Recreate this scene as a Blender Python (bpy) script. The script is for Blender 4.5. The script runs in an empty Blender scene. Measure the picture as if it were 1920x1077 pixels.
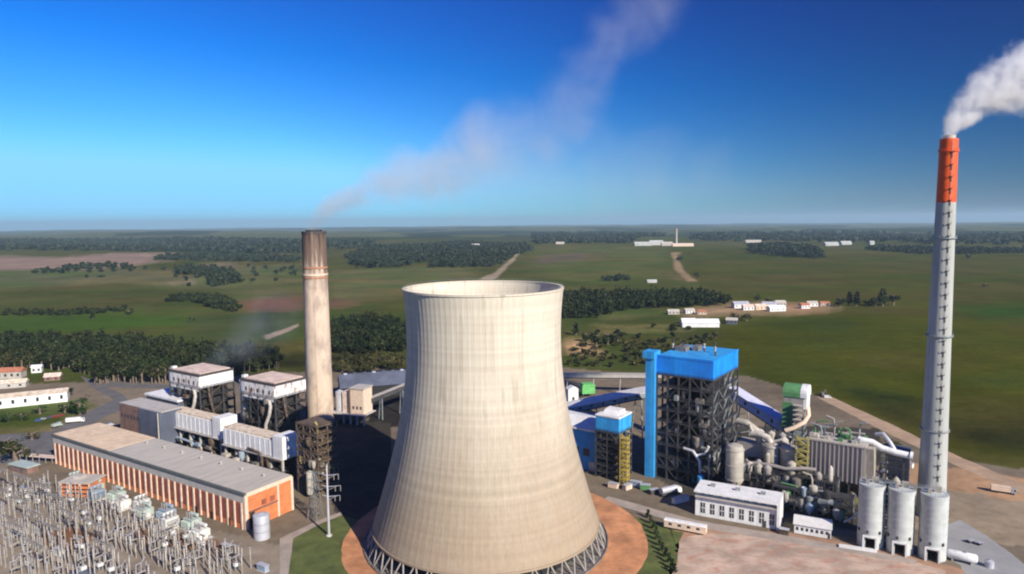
import bpy, math, random
import numpy as np
from mathutils import Matrix, Vector
random.seed(7); rng = np.random.default_rng(7)
R = math.radians
scene = bpy.context.scene
COL = scene.collection
# ------------------------------------------------------------------ camera
FPX, CH = 1300.0, 135.0
PITCH = math.atan((538.5 - 416) / FPX); ROLL = R(0.5)
CAMROT = Matrix.Rotation(math.pi / 2 - PITCH, 3, 'X') @ Matrix.Rotation(-ROLL, 3, 'Z')
cd = bpy.data.cameras.new('camera'); cam = bpy.data.objects.new('camera', cd); COL.objects.link(cam)
cam.matrix_world = Matrix.Translation((0, 0, CH)) @ CAMROT.to_4x4()
cd.sensor_width = 36; cd.lens = FPX / 1920 * 36; cd.clip_start = 1; cd.clip_end = 90000
scene.camera = cam
_CR = np.array(CAMROT)

def hills(x, y):
    """terrain height: flat works platform, low hills farther out, the earth's curve beyond"""
    r = np.hypot(x, y)
    k = np.clip((r - 900) / 2600, 0, 1); k = k * k * (3 - 2 * k)
    k2 = np.clip((r - 5000) / 7000, 0, 1)
    a = 7 * np.sin(x / 520 + 1.3) * np.cos(y / 610 + .4) + 5 * np.sin(x / 260 + y / 330) + 4 * np.sin(y / 410 - x / 700 + 2)
    b = 22 * np.sin(x / 2100 + .7) * np.sin(y / 2600 + 1) + 16 * np.sin(x / 1300 + y / 1900) + 10 * np.sin(x / 700 - y / 1100)
    return k * a + k2 * b - r * r / (2 * 7.4e6)

def at(px, py, z=0.0):
    d = _CR @ np.array([px - 960.0, -(py - 538.5), -FPX]); t = (z - CH) / d[2]
    return (d[0] * t, d[1] * t, z)

def ter(px, py):
    """where the line of sight through a photograph pixel meets the terrain"""
    d = _CR @ np.array([px - 960.0, -(py - 538.5), -FPX]); d = d / np.linalg.norm(d)
    t = 150.0
    for _ in range(4000):
        p = d * t
        g = CH + p[2] - float(hills(p[0], p[1]))
        if g < .3: break
        t += max(.3, min(g * 3.0, t * .01))
        if t > 45000: break
    p = d * t
    return (p[0], p[1], float(hills(p[0], p[1])))

def proj(p):
    q = _CR.T @ (np.array(p, float) - np.array([0, 0, CH]))
    return 960 + FPX * q[0] / -q[2], 538.5 - FPX * q[1] / -q[2]

# ------------------------------------------------------------------ materials
def S(r, g, b):
    f = lambda c: c / 12.92 if c <= .04045 else ((c + .055) / 1.055) ** 2.4
    return (f(r / 255), f(g / 255), f(b / 255))

def nt(m):
    m.use_nodes = True; t = m.node_tree; t.nodes.clear()
    o = t.nodes.new('ShaderNodeOutputMaterial'); return t, o

def N(t, typ, **kw):
    n = t.nodes.new(typ)
    for k, v in kw.items():
        if k in n.inputs: n.inputs[k].default_value = v
        else: setattr(n, k, v)
    return n

def mix(t, fac, a, b, mode='MIX'):
    n = t.nodes.new('ShaderNodeMix'); n.data_type = 'RGBA'; n.blend_type = mode
    for sock, v in ((n.inputs[0], fac), (n.inputs[6], a), (n.inputs[7], b)):
        if isinstance(v, (int, float)): sock.default_value = v
        elif isinstance(v, tuple): sock.default_value = (*v, 1)
        else: t.links.new(v, sock)
    return n.outputs[2]

def noise(t, vec, scale, detail=5, rough=.6):
    n = N(t, 'ShaderNodeTexNoise', Scale=scale, Detail=detail, Roughness=rough)
    t.links.new(vec, n.inputs['Vector']); return n.outputs['Fac']

def mapv(t, vec, sc):
    n = t.nodes.new('ShaderNodeMapping'); n.inputs['Scale'].default_value = sc
    t.links.new(vec, n.inputs['Vector']); return n.outputs['Vector']

def ramp(t, fac, lo, hi):
    n = N(t, 'ShaderNodeMapRange', interpolation_type='SMOOTHSTEP')
    n.inputs['From Min'].default_value = lo; n.inputs['From Max'].default_value = hi
    t.links.new(fac, n.inputs['Value']); return n.outputs['Result']

def mat(name, col, var=.25, scale=.3, rough=.8, metal=0., col2=None, lo=.45, hi=.7, stretch=(1, 1, 1), streak=None, bump=0., world=False, seam=0):
    """base colour with two noises of wear; col2 = stains of their own colour; streak = vertical run-off stains"""
    m = bpy.data.materials.new(name); t, o = nt(m)
    b = N(t, 'ShaderNodeBsdfPrincipled', Roughness=rough, Metallic=metal)
    if world: vec = t.nodes.new('ShaderNodeNewGeometry').outputs['Position']
    else: vec = t.nodes.new('ShaderNodeTexCoord').outputs['Object']
    v2 = mapv(t, vec, stretch)
    f = noise(t, v2, scale)
    c = mix(t, ramp(t, f, .3, .7), tuple(x * (1 - var) for x in col), tuple(min(1, x * (1 + var * .6)) for x in col))
    f3 = noise(t, v2, scale * 9, 3)
    c = mix(t, .5 * var, c, mix(t, f3, (0, 0, 0), (1, 1, 1)), 'OVERLAY')
    if col2:
        g = noise(t, v2, scale * 2.3 + .01, 6, .65)
        c = mix(t, ramp(t, g, lo, hi), c, col2)
    if streak:
        g = noise(t, mapv(t, vec, (.9, .9, .05)), 1.0, 5, .6)
        c = mix(t, ramp(t, g, .5, .75), c, streak)
    if seam:   # joints between cladding sheets, faded unevenly sheet by sheet
        sp_ = t.nodes.new('ShaderNodeSeparateXYZ'); t.links.new(vec, sp_.inputs[0])
        sm_ = N(t, 'ShaderNodeMath', operation='ADD'); t.links.new(sp_.outputs[0], sm_.inputs[0]); t.links.new(sp_.outputs[1], sm_.inputs[1])
        dv = N(t, 'ShaderNodeMath', operation='DIVIDE'); t.links.new(sm_.outputs[0], dv.inputs[0]); dv.inputs[1].default_value = seam
        fl_ = N(t, 'ShaderNodeMath', operation='FLOOR'); t.links.new(dv.outputs[0], fl_.inputs[0]); fr_ = N(t, 'ShaderNodeMath', operation='FRACT'); t.links.new(dv.outputs[0], fr_.inputs[0])
        wn = N(t, 'ShaderNodeTexWhiteNoise', noise_dimensions='1D'); t.links.new(fl_.outputs[0], wn.inputs['W'])
        c = mix(t, .35, c, mix(t, wn.outputs['Value'], (.28, .28, .28), (.68, .68, .68)), 'OVERLAY')
        lt_ = N(t, 'ShaderNodeMath', operation='LESS_THAN'); t.links.new(fr_.outputs[0], lt_.inputs[0]); lt_.inputs[1].default_value = .07
        ml_ = N(t, 'ShaderNodeMath', operation='MULTIPLY'); t.links.new(lt_.outputs[0], ml_.inputs[0]); ml_.inputs[1].default_value = .4
        c = mix(t, ml_.outputs[0], c, tuple(x * .4 for x in col))
    t.links.new(c, b.inputs['Base Color'])
    if bump:
        bn = N(t, 'ShaderNodeBump', Strength=bump, Distance=.3); t.links.new(f3, bn.inputs['Height']); t.links.new(bn.outputs[0], b.inputs['Normal'])
    t.links.new(b.outputs[0], o.inputs[0]); return m

G = {}
G['concrete'] = mat('concrete', (.50, .48, .44), .18, .2, streak=(.33, .31, .28))
G['concrete_silo'] = mat('silo_concrete', (.50, .53, .51), .14, .25, streak=(.36, .375, .36))
G['white'] = mat('white_cladding', (.80, .80, .78), .10, .25, .6, streak=(.60, .585, .55), seam=2.8)
G['white_rust'] = mat('white_cladding_rusty', (.76, .75, .73), .12, .2, .7, col2=(.33, .16, .09), lo=.50, hi=.66, stretch=(1, 1, .45))
G['tan_roof'] = mat('tan_roof', (.60, .47, .33), .25, .15, col2=(.72, .64, .52), lo=.45, hi=.6)
G['pink_roof'] = mat('pinkish_roof', (.66, .50, .40), .2, .15, col2=(.78, .68, .60))
G['brick'] = mat('orange_brick', (.62, .20, .075), .18, .2, stretch=(1, 1, 2), col2=(.45, .15, .07), lo=.55, hi=.75)
G['brick_dark'] = mat('dark_red_louvre', (.30, .085, .05), .3, .3)  # dark red of the louvres themselves
G['brick_old'] = mat('old_brick', (.22, .13, .105), .3, .2)
G['cream_trim'] = mat('cream_trim', (.72, .56, .42), .12, .4)
G['grey_roof'] = mat('grey_roof', (.47, .435, .37), .16, .12, stretch=(3, .4, 1), col2=(.50, .46, .39))
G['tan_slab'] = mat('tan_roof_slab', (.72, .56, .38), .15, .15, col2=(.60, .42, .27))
G['grey_band'] = mat('grey_fascia', (.45, .42, .38), .12, .3)
G['gutter'] = mat('dark_gutter', (.10, .11, .10), .2, .3)
G['steel_dark'] = mat('dark_steel', (.055, .055, .06), .4, .5, .6)
G['steel_grey'] = mat('galvanised_steel', (.32, .35, .35), .25, .6, .5, .3)
G['steel_rust'] = mat('rusty_steel', (.10, .066, .045), .45, .35, .8, col2=(.20, .155, .11))
G['steel_black'] = mat('sooty_steel', (.030, .028, .028), .4, .5, .7)
G['pipe_pale'] = mat('pale_lagging', (.47, .43, .37), .2, .5, .5)
G['dark_recess'] = mat('dark_recess', (.018, .018, .02), .3, .5)
G['machine'] = mat('machinery', (.16, .15, .14), .5, .5, .6, col2=(.30, .25, .20))
G['blue'] = mat('blue_cladding', (.010, .27, .86), .16, .15, .5, streak=(.02, .20, .60), seam=2.6)
G['blue2'] = mat('blue_cladding_pale', (.04, .36, .76), .14, .2, .5, streak=(.05, .26, .55), seam=2.2)
G['yellow'] = mat('yellow_steel', (.55, .40, .06), .2, .5, .6)
G['olive_yel'] = mat('olive_yellow_steel', (.36, .31, .10), .3, .5, .6)
G['pipe_white'] = mat('pale_sheet', (.66, .65, .62), .12, .3, .6)
G['beige'] = mat('beige_vessel', (.42, .385, .32), .2, .25, .6, streak=(.30, .26, .21))
G['mauve'] = mat('casing_grey', (.34, .31, .285), .14, .2, .6, stretch=(1, 1, .2), streak=(.26, .22, .20))
G['green'] = mat('green_cladding', (.10, .26, .10), .2, .3, .6)
G['lime'] = mat('green_cover', (.14, .48, .14), .2, .4, .6)
G['silver'] = mat('silver_cladding', (.55, .56, .60), .15, .2, .45, .3)
G['violet'] = mat('pale_blue_cladding', (.60, .61, .74), .12, .2, .5)
G['slate'] = mat('slate_roof', (.10, .115, .16), .25, .1, .6)
G['glass'] = mat('window_glass', (.03, .04, .05), .2, .5, .15)
G['porcelain'] = mat('porcelain', (.30, .28, .26), .25, 1.5, .35)
G['post'] = mat('post_concrete', (.33, .305, .27), .25, .6)
G['tx_green'] = mat('transformer_green', (.42, .50, .45), .15, .6, .5)
G['tx_white'] = mat('transformer_white', (.70, .70, .66), .15, .6, .5)
G['tx_blue'] = mat('transformer_blue_grey', (.30, .38, .46), .15, .6, .5)
G['red_tile'] = mat('red_tiles', (.42, .16, .09), .25, .5)
G['orange_paint'] = mat('orange_paint', (.80, .10, .012), .12, .3, .6)
G['chim_conc'] = mat('chimney_concrete', (.43, .44, .41), .14, .15, stretch=(1, 1, .15), streak=(.31, .31, .29))
G['mark_dark'] = mat('dark_landing', (.07, .06, .06), .2, 1)
G['trunk'] = mat('bark', (.20, .15, .11), .3, .8)
G['tyre'] = mat('tyre_rubber', (.02, .02, .02), .2, 3)
G['cyan'] = mat('cyan_paint', (.06, .33, .62), .1, .3, .5)
for i, c in enumerate([(.65, .65, .66), (.08, .09, .1), (.30, .04, .03), (.06, .12, .3), (.35, .36, .38)]):
    G['car%d' % i] = mat('car_paint_%s' % ['white', 'black', 'red', 'blue', 'silver'][i], c, .03, 2, .25)
G['car_w'], G['car_k'], G['car_r'], G['car_b'], G['car_s'] = [G.pop('car%d' % i) for i in range(5)]

def leaf_mat(name, c1, c2):
    m = bpy.data.materials.new(name); t, o = nt(m)
    b = N(t, 'ShaderNodeBsdfPrincipled', Roughness=.75); b.inputs['Specular IOR Level'].default_value = .2
    g = t.nodes.new('ShaderNodeNewGeometry'); f = noise(t, g.outputs['Position'], .11, 2)
    c = mix(t, ramp(t, f, .38, .62), tuple(x * .50 for x in c1), tuple(x * .80 for x in c2))
    f9 = noise(t, g.outputs['Position'], .035, 2); c = mix(t, ramp(t, f9, .52, .7), c, (c2[0] * 1.0, c2[1] * .78, c2[2] * .75))
    rnd = N(t, 'ShaderNodeMapRange'); t.links.new(g.outputs['Random Per Island'], rnd.inputs['Value'])
    rnd.inputs['To Min'].default_value = .55; rnd.inputs['To Max'].default_value = 1.5
    hs = N(t, 'ShaderNodeHueSaturation'); t.links.new(c, hs.inputs['Color']); t.links.new(rnd.outputs[0], hs.inputs['Value'])
    t.links.new(hs.outputs[0], b.inputs['Base Color']); t.links.new(b.outputs[0], o.inputs[0]); return m
G['leaf'] = leaf_mat('eucalyptus_leaves', (.020, .036, .012), (.040, .056, .018))
G['leaf2'] = leaf_mat('broadleaf_leaves', (.018, .050, .012), (.036, .078, .018))
G['leaf3'] = leaf_mat('scrub_leaves', (.060, .066, .022), (.085, .085, .032))
G['leaf_far'] = leaf_mat('far_wood_leaves', (.030, .050, .030), (.044, .066, .036))

# ------------------------------------------------------------------ mesh builder
class MB:
    def __init__(s): s.v, s.f = [], []
    def add(s, v, f):
        n = len(s.v); s.v += [tuple(p) for p in v]; s.f += [tuple(i + n for i in q) for q in f]; return s
    def box(s, x0, x1, y0, y1, z0, z1):
        return s.add([(x0, y0, z0), (x1, y0, z0), (x1, y1, z0), (x0, y1, z0), (x0, y0, z1), (x1, y0, z1), (x1, y1, z1), (x0, y1, z1)],
                     [(3, 2, 1, 0), (4, 5, 6, 7), (0, 1, 5, 4), (1, 2, 6, 5), (2, 3, 7, 6), (3, 0, 4, 7)])
    def cbox(s, c, sx, sy, sz): x, y, z = c; return s.box(x - sx / 2, x + sx / 2, y - sy / 2, y + sy / 2, z, z + sz)
    def lathe(s, prof, n=24, c=(0, 0), cap=(True, True), a0=0.0):
        v = []
        for r, z in prof:
            for i in range(n):
                a = a0 + 2 * math.pi * i / n; v.append((c[0] + r * math.cos(a), c[1] + r * math.sin(a), z))
        f = []
        for k in range(len(prof) - 1):
            for i in range(n):
                j = (i + 1) % n; f.append((k * n + i, k * n + j, (k + 1) * n + j, (k + 1) * n + i))
        if cap[0]: f.append(tuple(range(n - 1, -1, -1)))
        if cap[1]: f.append(tuple((len(prof) - 1) * n + i for i in range(n)))
        return s.add(v, f)
    def bar(s, a, b, w, n=4, w2=None):
        a, b = Vector(a), Vector(b); d = b - a
        if d.length < 1e-6: return s
        d.normalize(); u = d.cross(Vector((0, 0, 1)) if abs(d.z) < .95 else Vector((1, 0, 0))).normalized(); q = d.cross(u)
        w2 = w if w2 is None else w2; v = []
        for p, ww in ((a, w), (b, w2)):
            for i in range(n):
                t = 2 * math.pi * (i + .5) / n; rr = ww / 2 * (1.414 if n == 4 else 1)
                v.append(p + u * math.cos(t) * rr + q * math.sin(t) * rr)
        f = [(i, (i + 1) % n, n + (i + 1) % n, n + i) for i in range(n)] + [tuple(range(n - 1, -1, -1)), tuple(range(n, 2 * n))]
        return s.add(v, f)
    def tube(s, pts, w, n=8):
        pts = [Vector(p) for p in pts]; v = []; f = []
        for k, p in enumerate(pts):
            d = (pts[min(k + 1, len(pts) - 1)] - pts[max(k - 1, 0)]).normalized()
            u = d.cross(Vector((0, 0, 1)) if abs(d.z) < .95 else Vector((1, 0, 0))).normalized(); q = d.cross(u)
            for i in range(n):
                t = 2 * math.pi * i / n; v.append(p + (u * math.cos(t) + q * math.sin(t)) * w / 2)
        for k in range(len(pts) - 1):
            for i in range(n): f.append((k * n + i, k * n + (i + 1) % n, (k + 1) * n + (i + 1) % n, (k + 1) * n + i))
        f += [tuple(range(n - 1, -1, -1)), tuple((len(pts) - 1) * n + i for i in range(n))]
        return s.add(v, f)
    def prism(s, poly, y0, y1):
        """profile in x,z extruded along y"""
        n = len(poly); v = [(x, y0, z) for x, z in poly] + [(x, y1, z) for x, z in poly]
        return s.add(v, [tuple(range(n)), tuple(range(2 * n - 1, n - 1, -1))] + [((i + 1) % n, i, n + i, n + (i + 1) % n) for i in range(n)])
    def prismx(s, poly, x0, x1):
        n = len(poly); v = [(x0, y, z) for y, z in poly] + [(x1, y, z) for y, z in poly]
        return s.add(v, [tuple(range(n - 1, -1, -1)), tuple(range(n, 2 * n))] + [(i, (i + 1) % n, n + (i + 1) % n, n + i) for i in range(n)])
    def mesh(s, name, m, smooth=False):
        me = bpy.data.meshes.new(name); me.from_pydata(s.v, [], s.f); me.materials.append(m)
        if smooth: me.shade_smooth(); me.set_sharp_from_angle(angle=R(38))
        return me

def link(o): COL.objects.link(o); return o
def part(name, mb, m, parent, smooth=False, label=None):
    if isinstance(m, str): m = G[m]
    me = mb.mesh(name, m, smooth) if isinstance(mb, MB) else mb
    o = link(bpy.data.objects.new(name, me)); o.parent = parent
    if label: o['label'] = label
    return o
def thing(name, label, cat, loc=(0, 0, 0), rot=0., group=None):
    o = link(bpy.data.objects.new(name, None)); o.location = loc; o.rotation_euler = (0, 0, R(rot)); o['label'] = label; o['category'] = cat
    o.empty_display_size = .5
    if group: o['group'] = group
    return o
def solo(name, mb, m, label, cat, loc=(0, 0, 0), rot=0., group=None, kind=None, smooth=False):
    o = part(name, mb, m, None, smooth); o.location = loc; o.rotation_euler = (0, 0, R(rot)); o['label'] = label; o['category'] = cat
    if group: o['group'] = group
    if kind: o['kind'] = kind
    return o
def dup(root, loc, rot=0., label=None, scale=None):
    c = root.copy(); link(c); c.location = loc; c.rotation_euler = (0, 0, R(rot))
    if label: c['label'] = label
    if scale: c.scale = (scale,) * 3 if isinstance(scale, (int, float)) else scale
    for ch in root.children:
        d = ch.copy(); link(d); d.parent = c
        for g in ch.children:
            e = g.copy(); link(e); e.parent = d
    return c

# ------------------------------------------------------------------ numpy noise for land cover
_tab = rng.random((256, 256)).astype(np.float32)
def vnoise(x, y):
    xi, yi = np.floor(x).astype(int), np.floor(y).astype(int); fx, fy = x - xi, y - yi
    fx, fy = fx * fx * (3 - 2 * fx), fy * fy * (3 - 2 * fy)
    g = lambda a, b: _tab[a % 256, b % 256]
    return (g(xi, yi) * (1 - fx) + g(xi + 1, yi) * fx) * (1 - fy) + (g(xi, yi + 1) * (1 - fx) + g(xi + 1, yi + 1) * fx) * fy
def fbm(x, y, o=4):
    s = 0; a = .5
    for k in range(o): s = s + a * vnoise(x * 2 ** k + 17 * k, y * 2 ** k - 9 * k); a *= .5
    return s / (1 - .5 ** o)
def inside(px, py, poly):
    r = np.zeros(px.shape, bool); n = len(poly)
    for i in range(n):
        (x0, y0), (x1, y1) = poly[i], poly[(i + 1) % n]
        if y0 == y1: continue
        c = ((y0 > py) != (y1 > py)) & (px < (x1 - x0) * (py - y0) / (y1 - y0) + x0); r ^= c
    return r

# ------------------------------------------------------------------ ground
def build_ground():
    az = np.concatenate([np.arange(-180, -50, 5.0), np.arange(-50, 50, .16), np.arange(50, 180, 5.0)]) * math.pi / 180
    rs = [0.5, 60, 120, 180]; r = 200.0
    while r < 48000: rs.append(r); r *= 1.0085
    rs = np.array(rs); A, Rr = np.meshgrid(az, rs)
    X, Y = (Rr * np.sin(A)).ravel(), (Rr * np.cos(A)).ravel(); Z = hills(X, Y)
    na, nr = len(az), len(rs); D = np.hypot(X, Y)
    i = np.arange(nr - 1)[:, None] * na; j = np.arange(na)[None, :]; jn = (j + 1) % na
    F = np.stack([i + j, i + na + j, i + na + jn, i + jn], -1).reshape(-1, 4)
    # land cover: plots given by the corner pixels seen in the photograph, taken down to the terrain as world outlines
    wx = X + (fbm(X / (D * .045 + 8), Y / (D * .045 + 8)) - .5) * D * .035
    wy = Y + (fbm(X / (D * .06 + 8) + 40, Y / (D * .06 + 8) + 11) - .5) * D * .07
    base = np.zeros((len(X), 3)); base[:] = (.074, .080, .022)
    n1 = fbm(X / 300, Y / 300)[:, None]
    base = base * (1 - n1) + np.array((.098, .092, .040)) * n1
    far = np.clip((D - 4500) / 2500, 0, 1)[:, None]
    n2 = (fbm(X / 900 + 5, Y / 1800 + 2) > .5)[:, None]
    base = base * (1 - far) + far * np.where(n2, (.026, .042, .024), (.10, .11, .065))
    plots = [
        ('woods', (.024, .038, .024), [(0, 452), (560, 450), (560, 474), (300, 472), (0, 474)]),
        ('pink', (.26, .19, .155), [(0, 482), (130, 484), (150, 477), (300, 474), (302, 492), (225, 503), (130, 508), (0, 515)]),
        ('pink', (.30, .22, .17), [(250, 474), (300, 474), (300, 481), (250, 480)]),
        ('grey', (.12, .115, .08), [(0, 515), (300, 505), (560, 495), (560, 545), (400, 545), (330, 535), (0, 550)]),
        ('dry', (.22, .18, .11), [(330, 525), (372, 523), (375, 535), (335, 538)]),
        ('dry', (.19, .15, .11), [(380, 493), (440, 492), (440, 500), (385, 502)]),
        ('olive', (.082, .086, .034), [(0, 548), (120, 540), (330, 535), (430, 550), (450, 590), (300, 585), (0, 600)]),
        ('green', (.064, .118, .024), [(0, 600), (170, 588), (360, 582), (470, 585), (450, 606), (330, 630), (180, 622), (0, 628)]),
        ('greygreen', (.075, .092, .045), [(360, 585), (520, 588), (560, 605), (500, 640), (340, 640)]),
        ('redsoil', (.165, .090, .058), [(445, 560), (570, 556), (570, 582), (460, 584)]),
        ('redsoil', (.145, .085, .055), [(610, 562), (665, 560), (655, 578), (610, 578)]),
        ('dryolive', (.125, .115, .062), [(430, 515), (570, 512), (570, 556), (440, 560)]),
        ('dryolive', (.125, .117, .065), [(610, 508), (720, 502), (880, 500), (905, 522), (740, 560), (610, 562)]),
        ('track', (.30, .25, .18), [(905, 524), (960, 478), (972, 466), (978, 468), (962, 486), (922, 524)]),
        ('track', (.32, .26, .20), [(495, 628), (560, 607), (562, 612), (505, 636)]),
        ('hill', (.098, .106, .040), [(985, 470), (1020, 461), (1245, 461), (1258, 500), (1280, 525), (1120, 532), (985, 520)]),
        ('hill', (.115, .098, .062), [(990, 482), (1110, 470), (1130, 486), (1000, 500)]),
        ('field', (.074, .076, .018), [(1270, 465), (1420, 470), (1560, 478), (1780, 478), (1920, 470), (1920, 580), (1700, 575), (1560, 570), (1380, 566), (1320, 528), (1280, 505)]),
        ('field', (.082, .076, .026), [(1300, 520), (1560, 505), (1570, 530), (1380, 560)]),
        ('track', (.30, .22, .13), [(1256, 474), (1272, 472), (1266, 486), (1278, 505), (1305, 526), (1290, 527), (1262, 505)]),
        ('dry', (.17, .12, .07), [(1250, 512), (1262, 508), (1288, 528), (1268, 528)]),
        ('field', (.070, .073, .010), [(1350, 620), (1440, 600), (1700, 577), (1920, 578), (1920, 900), (1800, 850), (1660, 795), (1540, 738), (1395, 705), (1330, 640)]),
        ('green', (.040, .082, .016), [(1790, 572), (1920, 560), (1920, 592), (1790, 600)]),
        ('dark', (.030, .040, .014), [(1560, 715), (1740, 745), (1720, 765), (1560, 735)]),
        ('dark', (.028, .038, .013), [(1780, 790), (1920, 800), (1920, 880), (1800, 830)]),
        ('dark', (.034, .046, .016), [(1600, 740), (1730, 775), (1720, 800), (1650, 780)]),
        ('green', (.060, .078, .025), [(1060, 590), (1240, 582), (1340, 590), (1350, 620), (1330, 700), (1060, 692)]),
        ('dry', (.26, .20, .12), [(1105, 610), (1290, 612), (1290, 618), (1110, 616)]),
        ('dry', (.17, .14, .08), [(1110, 588), (1250, 576), (1260, 582), (1120, 597)]),
        ('soil', (.50, .33, .18), [(1058, 640), (1085, 638), (1125, 654), (1108, 664), (1060, 662)]),
        ('soil', (.36, .25, .12), [(695, 640), (745, 628), (750, 640), (700, 652)]),
        ('scrub', (.085, .080, .032), [(625, 652), (755, 640), (755, 692), (625, 700)]),
        ('village', (.34, .24, .15), [(1270, 588), (1370, 574), (1400, 570), (1560, 568), (1562, 580), (1390, 592), (1280, 596)]),
        ('village', (.36, .22, .13), [(1470, 572), (1530, 573), (1530, 585), (1475, 584)]),
        ('works', (.185, .155, .12), [(0, 720), (180, 716), (520, 700), (640, 690), (1060, 690), (1210, 700), (1400, 704), (1540, 742), (1660, 802), (1790, 862), (1920, 912), (1920, 1200), (0, 1200)]),
        ('verge', (.060, .075, .025), [(1650, 815), (1690, 835), (1700, 850), (1655, 835)]),
        ('redyard', (.37, .24, .15), [(1640, 860), (1920, 930), (1920, 1000), (1780, 960), (1650, 900)]),
        ('greyyard', (.29, .24, .18), [(1690, 905), (1920, 985), (1920, 1077), (1700, 990)]),
        ('grass', (.060, .085, .022), [(0, 740), (110, 760), (150, 775), (100, 800), (0, 830)]),
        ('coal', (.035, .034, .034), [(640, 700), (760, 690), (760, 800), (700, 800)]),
        ('coal', (.060, .056, .05), [(580, 790), (735, 790), (720, 960), (640, 1000), (600, 900)]),  # coal ground; the cooling tower's cast shadow is also darkened into its colour
        ('yard', (.265, .225, .185), [(0, 900), (170, 950), (470, 1010), (540, 1030), (540, 1200), (0, 1200)]),
        ('yardred', (.20, .105, .065), [(60, 1000), (130, 985), (180, 1005), (120, 1040)]),
        ('yardred', (.22, .13, .08), [(230, 990), (400, 1010), (420, 1030), (260, 1025)]),
        ('pinksoil', (.36, .23, .165), [(1240, 1000), (1300, 985), (1500, 1004), (1720, 1045), (1840, 1080), (1900, 1200), (1230, 1200)]),
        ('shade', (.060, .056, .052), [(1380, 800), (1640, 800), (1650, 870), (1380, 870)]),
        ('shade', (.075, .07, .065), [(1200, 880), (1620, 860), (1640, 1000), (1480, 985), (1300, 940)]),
    ]
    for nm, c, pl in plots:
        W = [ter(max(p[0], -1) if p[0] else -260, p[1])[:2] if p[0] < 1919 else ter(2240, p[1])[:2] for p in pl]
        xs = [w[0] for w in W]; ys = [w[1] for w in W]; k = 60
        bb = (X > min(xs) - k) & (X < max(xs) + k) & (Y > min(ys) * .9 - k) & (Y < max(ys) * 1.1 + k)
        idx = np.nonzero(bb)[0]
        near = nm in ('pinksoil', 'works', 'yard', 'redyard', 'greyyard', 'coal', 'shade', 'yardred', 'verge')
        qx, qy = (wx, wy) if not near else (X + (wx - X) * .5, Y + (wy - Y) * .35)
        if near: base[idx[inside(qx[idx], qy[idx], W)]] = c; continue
        al = 0   # grassland borders are soft: average several shifted looks
        for ox, oy in ((0, 0), (.012, .02), (-.012, .02), (.012, -.02), (-.012, -.02), (0, .035), (0, -.035)):
            if nm == 'track': ox, oy = ox * .1, oy * .1
            al = al + inside(qx[idx] + ox * D[idx], qy[idx] + oy * D[idx], W) / 7.0
        al = al[:, None]; base[idx] = base[idx] * (1 - al) + np.array(c) * al
    p1 = fbm(X / 230 + 60, Y / 150 + 9); p2 = fbm(X / 95 + 13, Y / 70 + 31)
    grassy = (base[:, 1] >= base[:, 0] * .88) & (base[:, 0] < .16) & (base[:, 2] < .72 * base[:, 1])
    k1 = (np.clip((p1 - .5) * 5, -1, 1) * .55 + np.clip((p2 - .5) * 5, -1, 1) * .35)[:, None] * grassy[:, None]
    base = base * (1 - np.abs(k1) * .8) + np.abs(k1) * .8 * np.where(k1 > 0, np.array((.042, .070, .020)), np.array((.095, .074, .034))) * (base.sum(1) / .17)[:, None]
    base[grassy & (D > 450)] *= np.array((.88, .95, .74))
    e = fbm(X / 6, Y / 6)[:, None]; e2 = fbm(X / 70 + 3, Y / 110)[:, None]
    base *= (.75 + .5 * e2) * np.where(D[:, None] < 900, .8 + .4 * e, 1)
    me = bpy.data.meshes.new('ground')
    me.vertices.add(len(X)); me.vertices.foreach_set('co', np.stack([X, Y, Z], -1).ravel())
    me.loops.add(len(F) * 4); me.loops.foreach_set('vertex_index', F.ravel())
    me.polygons.add(len(F)); me.polygons.foreach_set('loop_start', np.arange(len(F)) * 4)
    me.update(calc_edges=True); me.validate(); me.shade_smooth()
    at_ = me.attributes.new('land', 'FLOAT_COLOR', 'POINT')
    at_.data.foreach_set('color', np.concatenate([base, np.ones((len(X), 1))], 1).astype(np.float32).ravel())
    m = bpy.data.materials.new('land_cover'); t, o = nt(m)
    b = N(t, 'ShaderNodeBsdfPrincipled', Roughness=.95); b.inputs['Specular IOR Level'].default_value = 0
    a = N(t, 'ShaderNodeAttribute', attribute_name='land'); pos = t.nodes.new('ShaderNodeNewGeometry').outputs['Position']
    f = noise(t, pos, .22, 6, .7); f2 = noise(t, mapv(t, pos, (.006, .012, .006)), 1., 6, .6)
    c = mix(t, .55, a.outputs['Color'], mix(t, f, (.15, .15, .15), (.85, .85, .85)), 'OVERLAY')
    f4 = noise(t, mapv(t, pos, (.03, .05, .03)), 1., 5, .65); c = mix(t, .45, c, mix(t, f4, (.12, .12, .10), (.88, .86, .82)), 'OVERLAY')
    c = mix(t, .5, c, mix(t, f2, (.2, .18, .15), (.85, .82, .75)), 'OVERLAY')
    t.links.new(c, b.inputs['Base Color']); t.links.new(b.outputs[0], o.inputs[0]); me.materials.append(m)
    ob = link(bpy.data.objects.new('ground', me)); ob['kind'] = 'structure'; ob['label'] = 'rolling farmland and works ground reaching to the hazy horizon'
    return float(Z.min())
ZMIN = build_ground()

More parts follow.
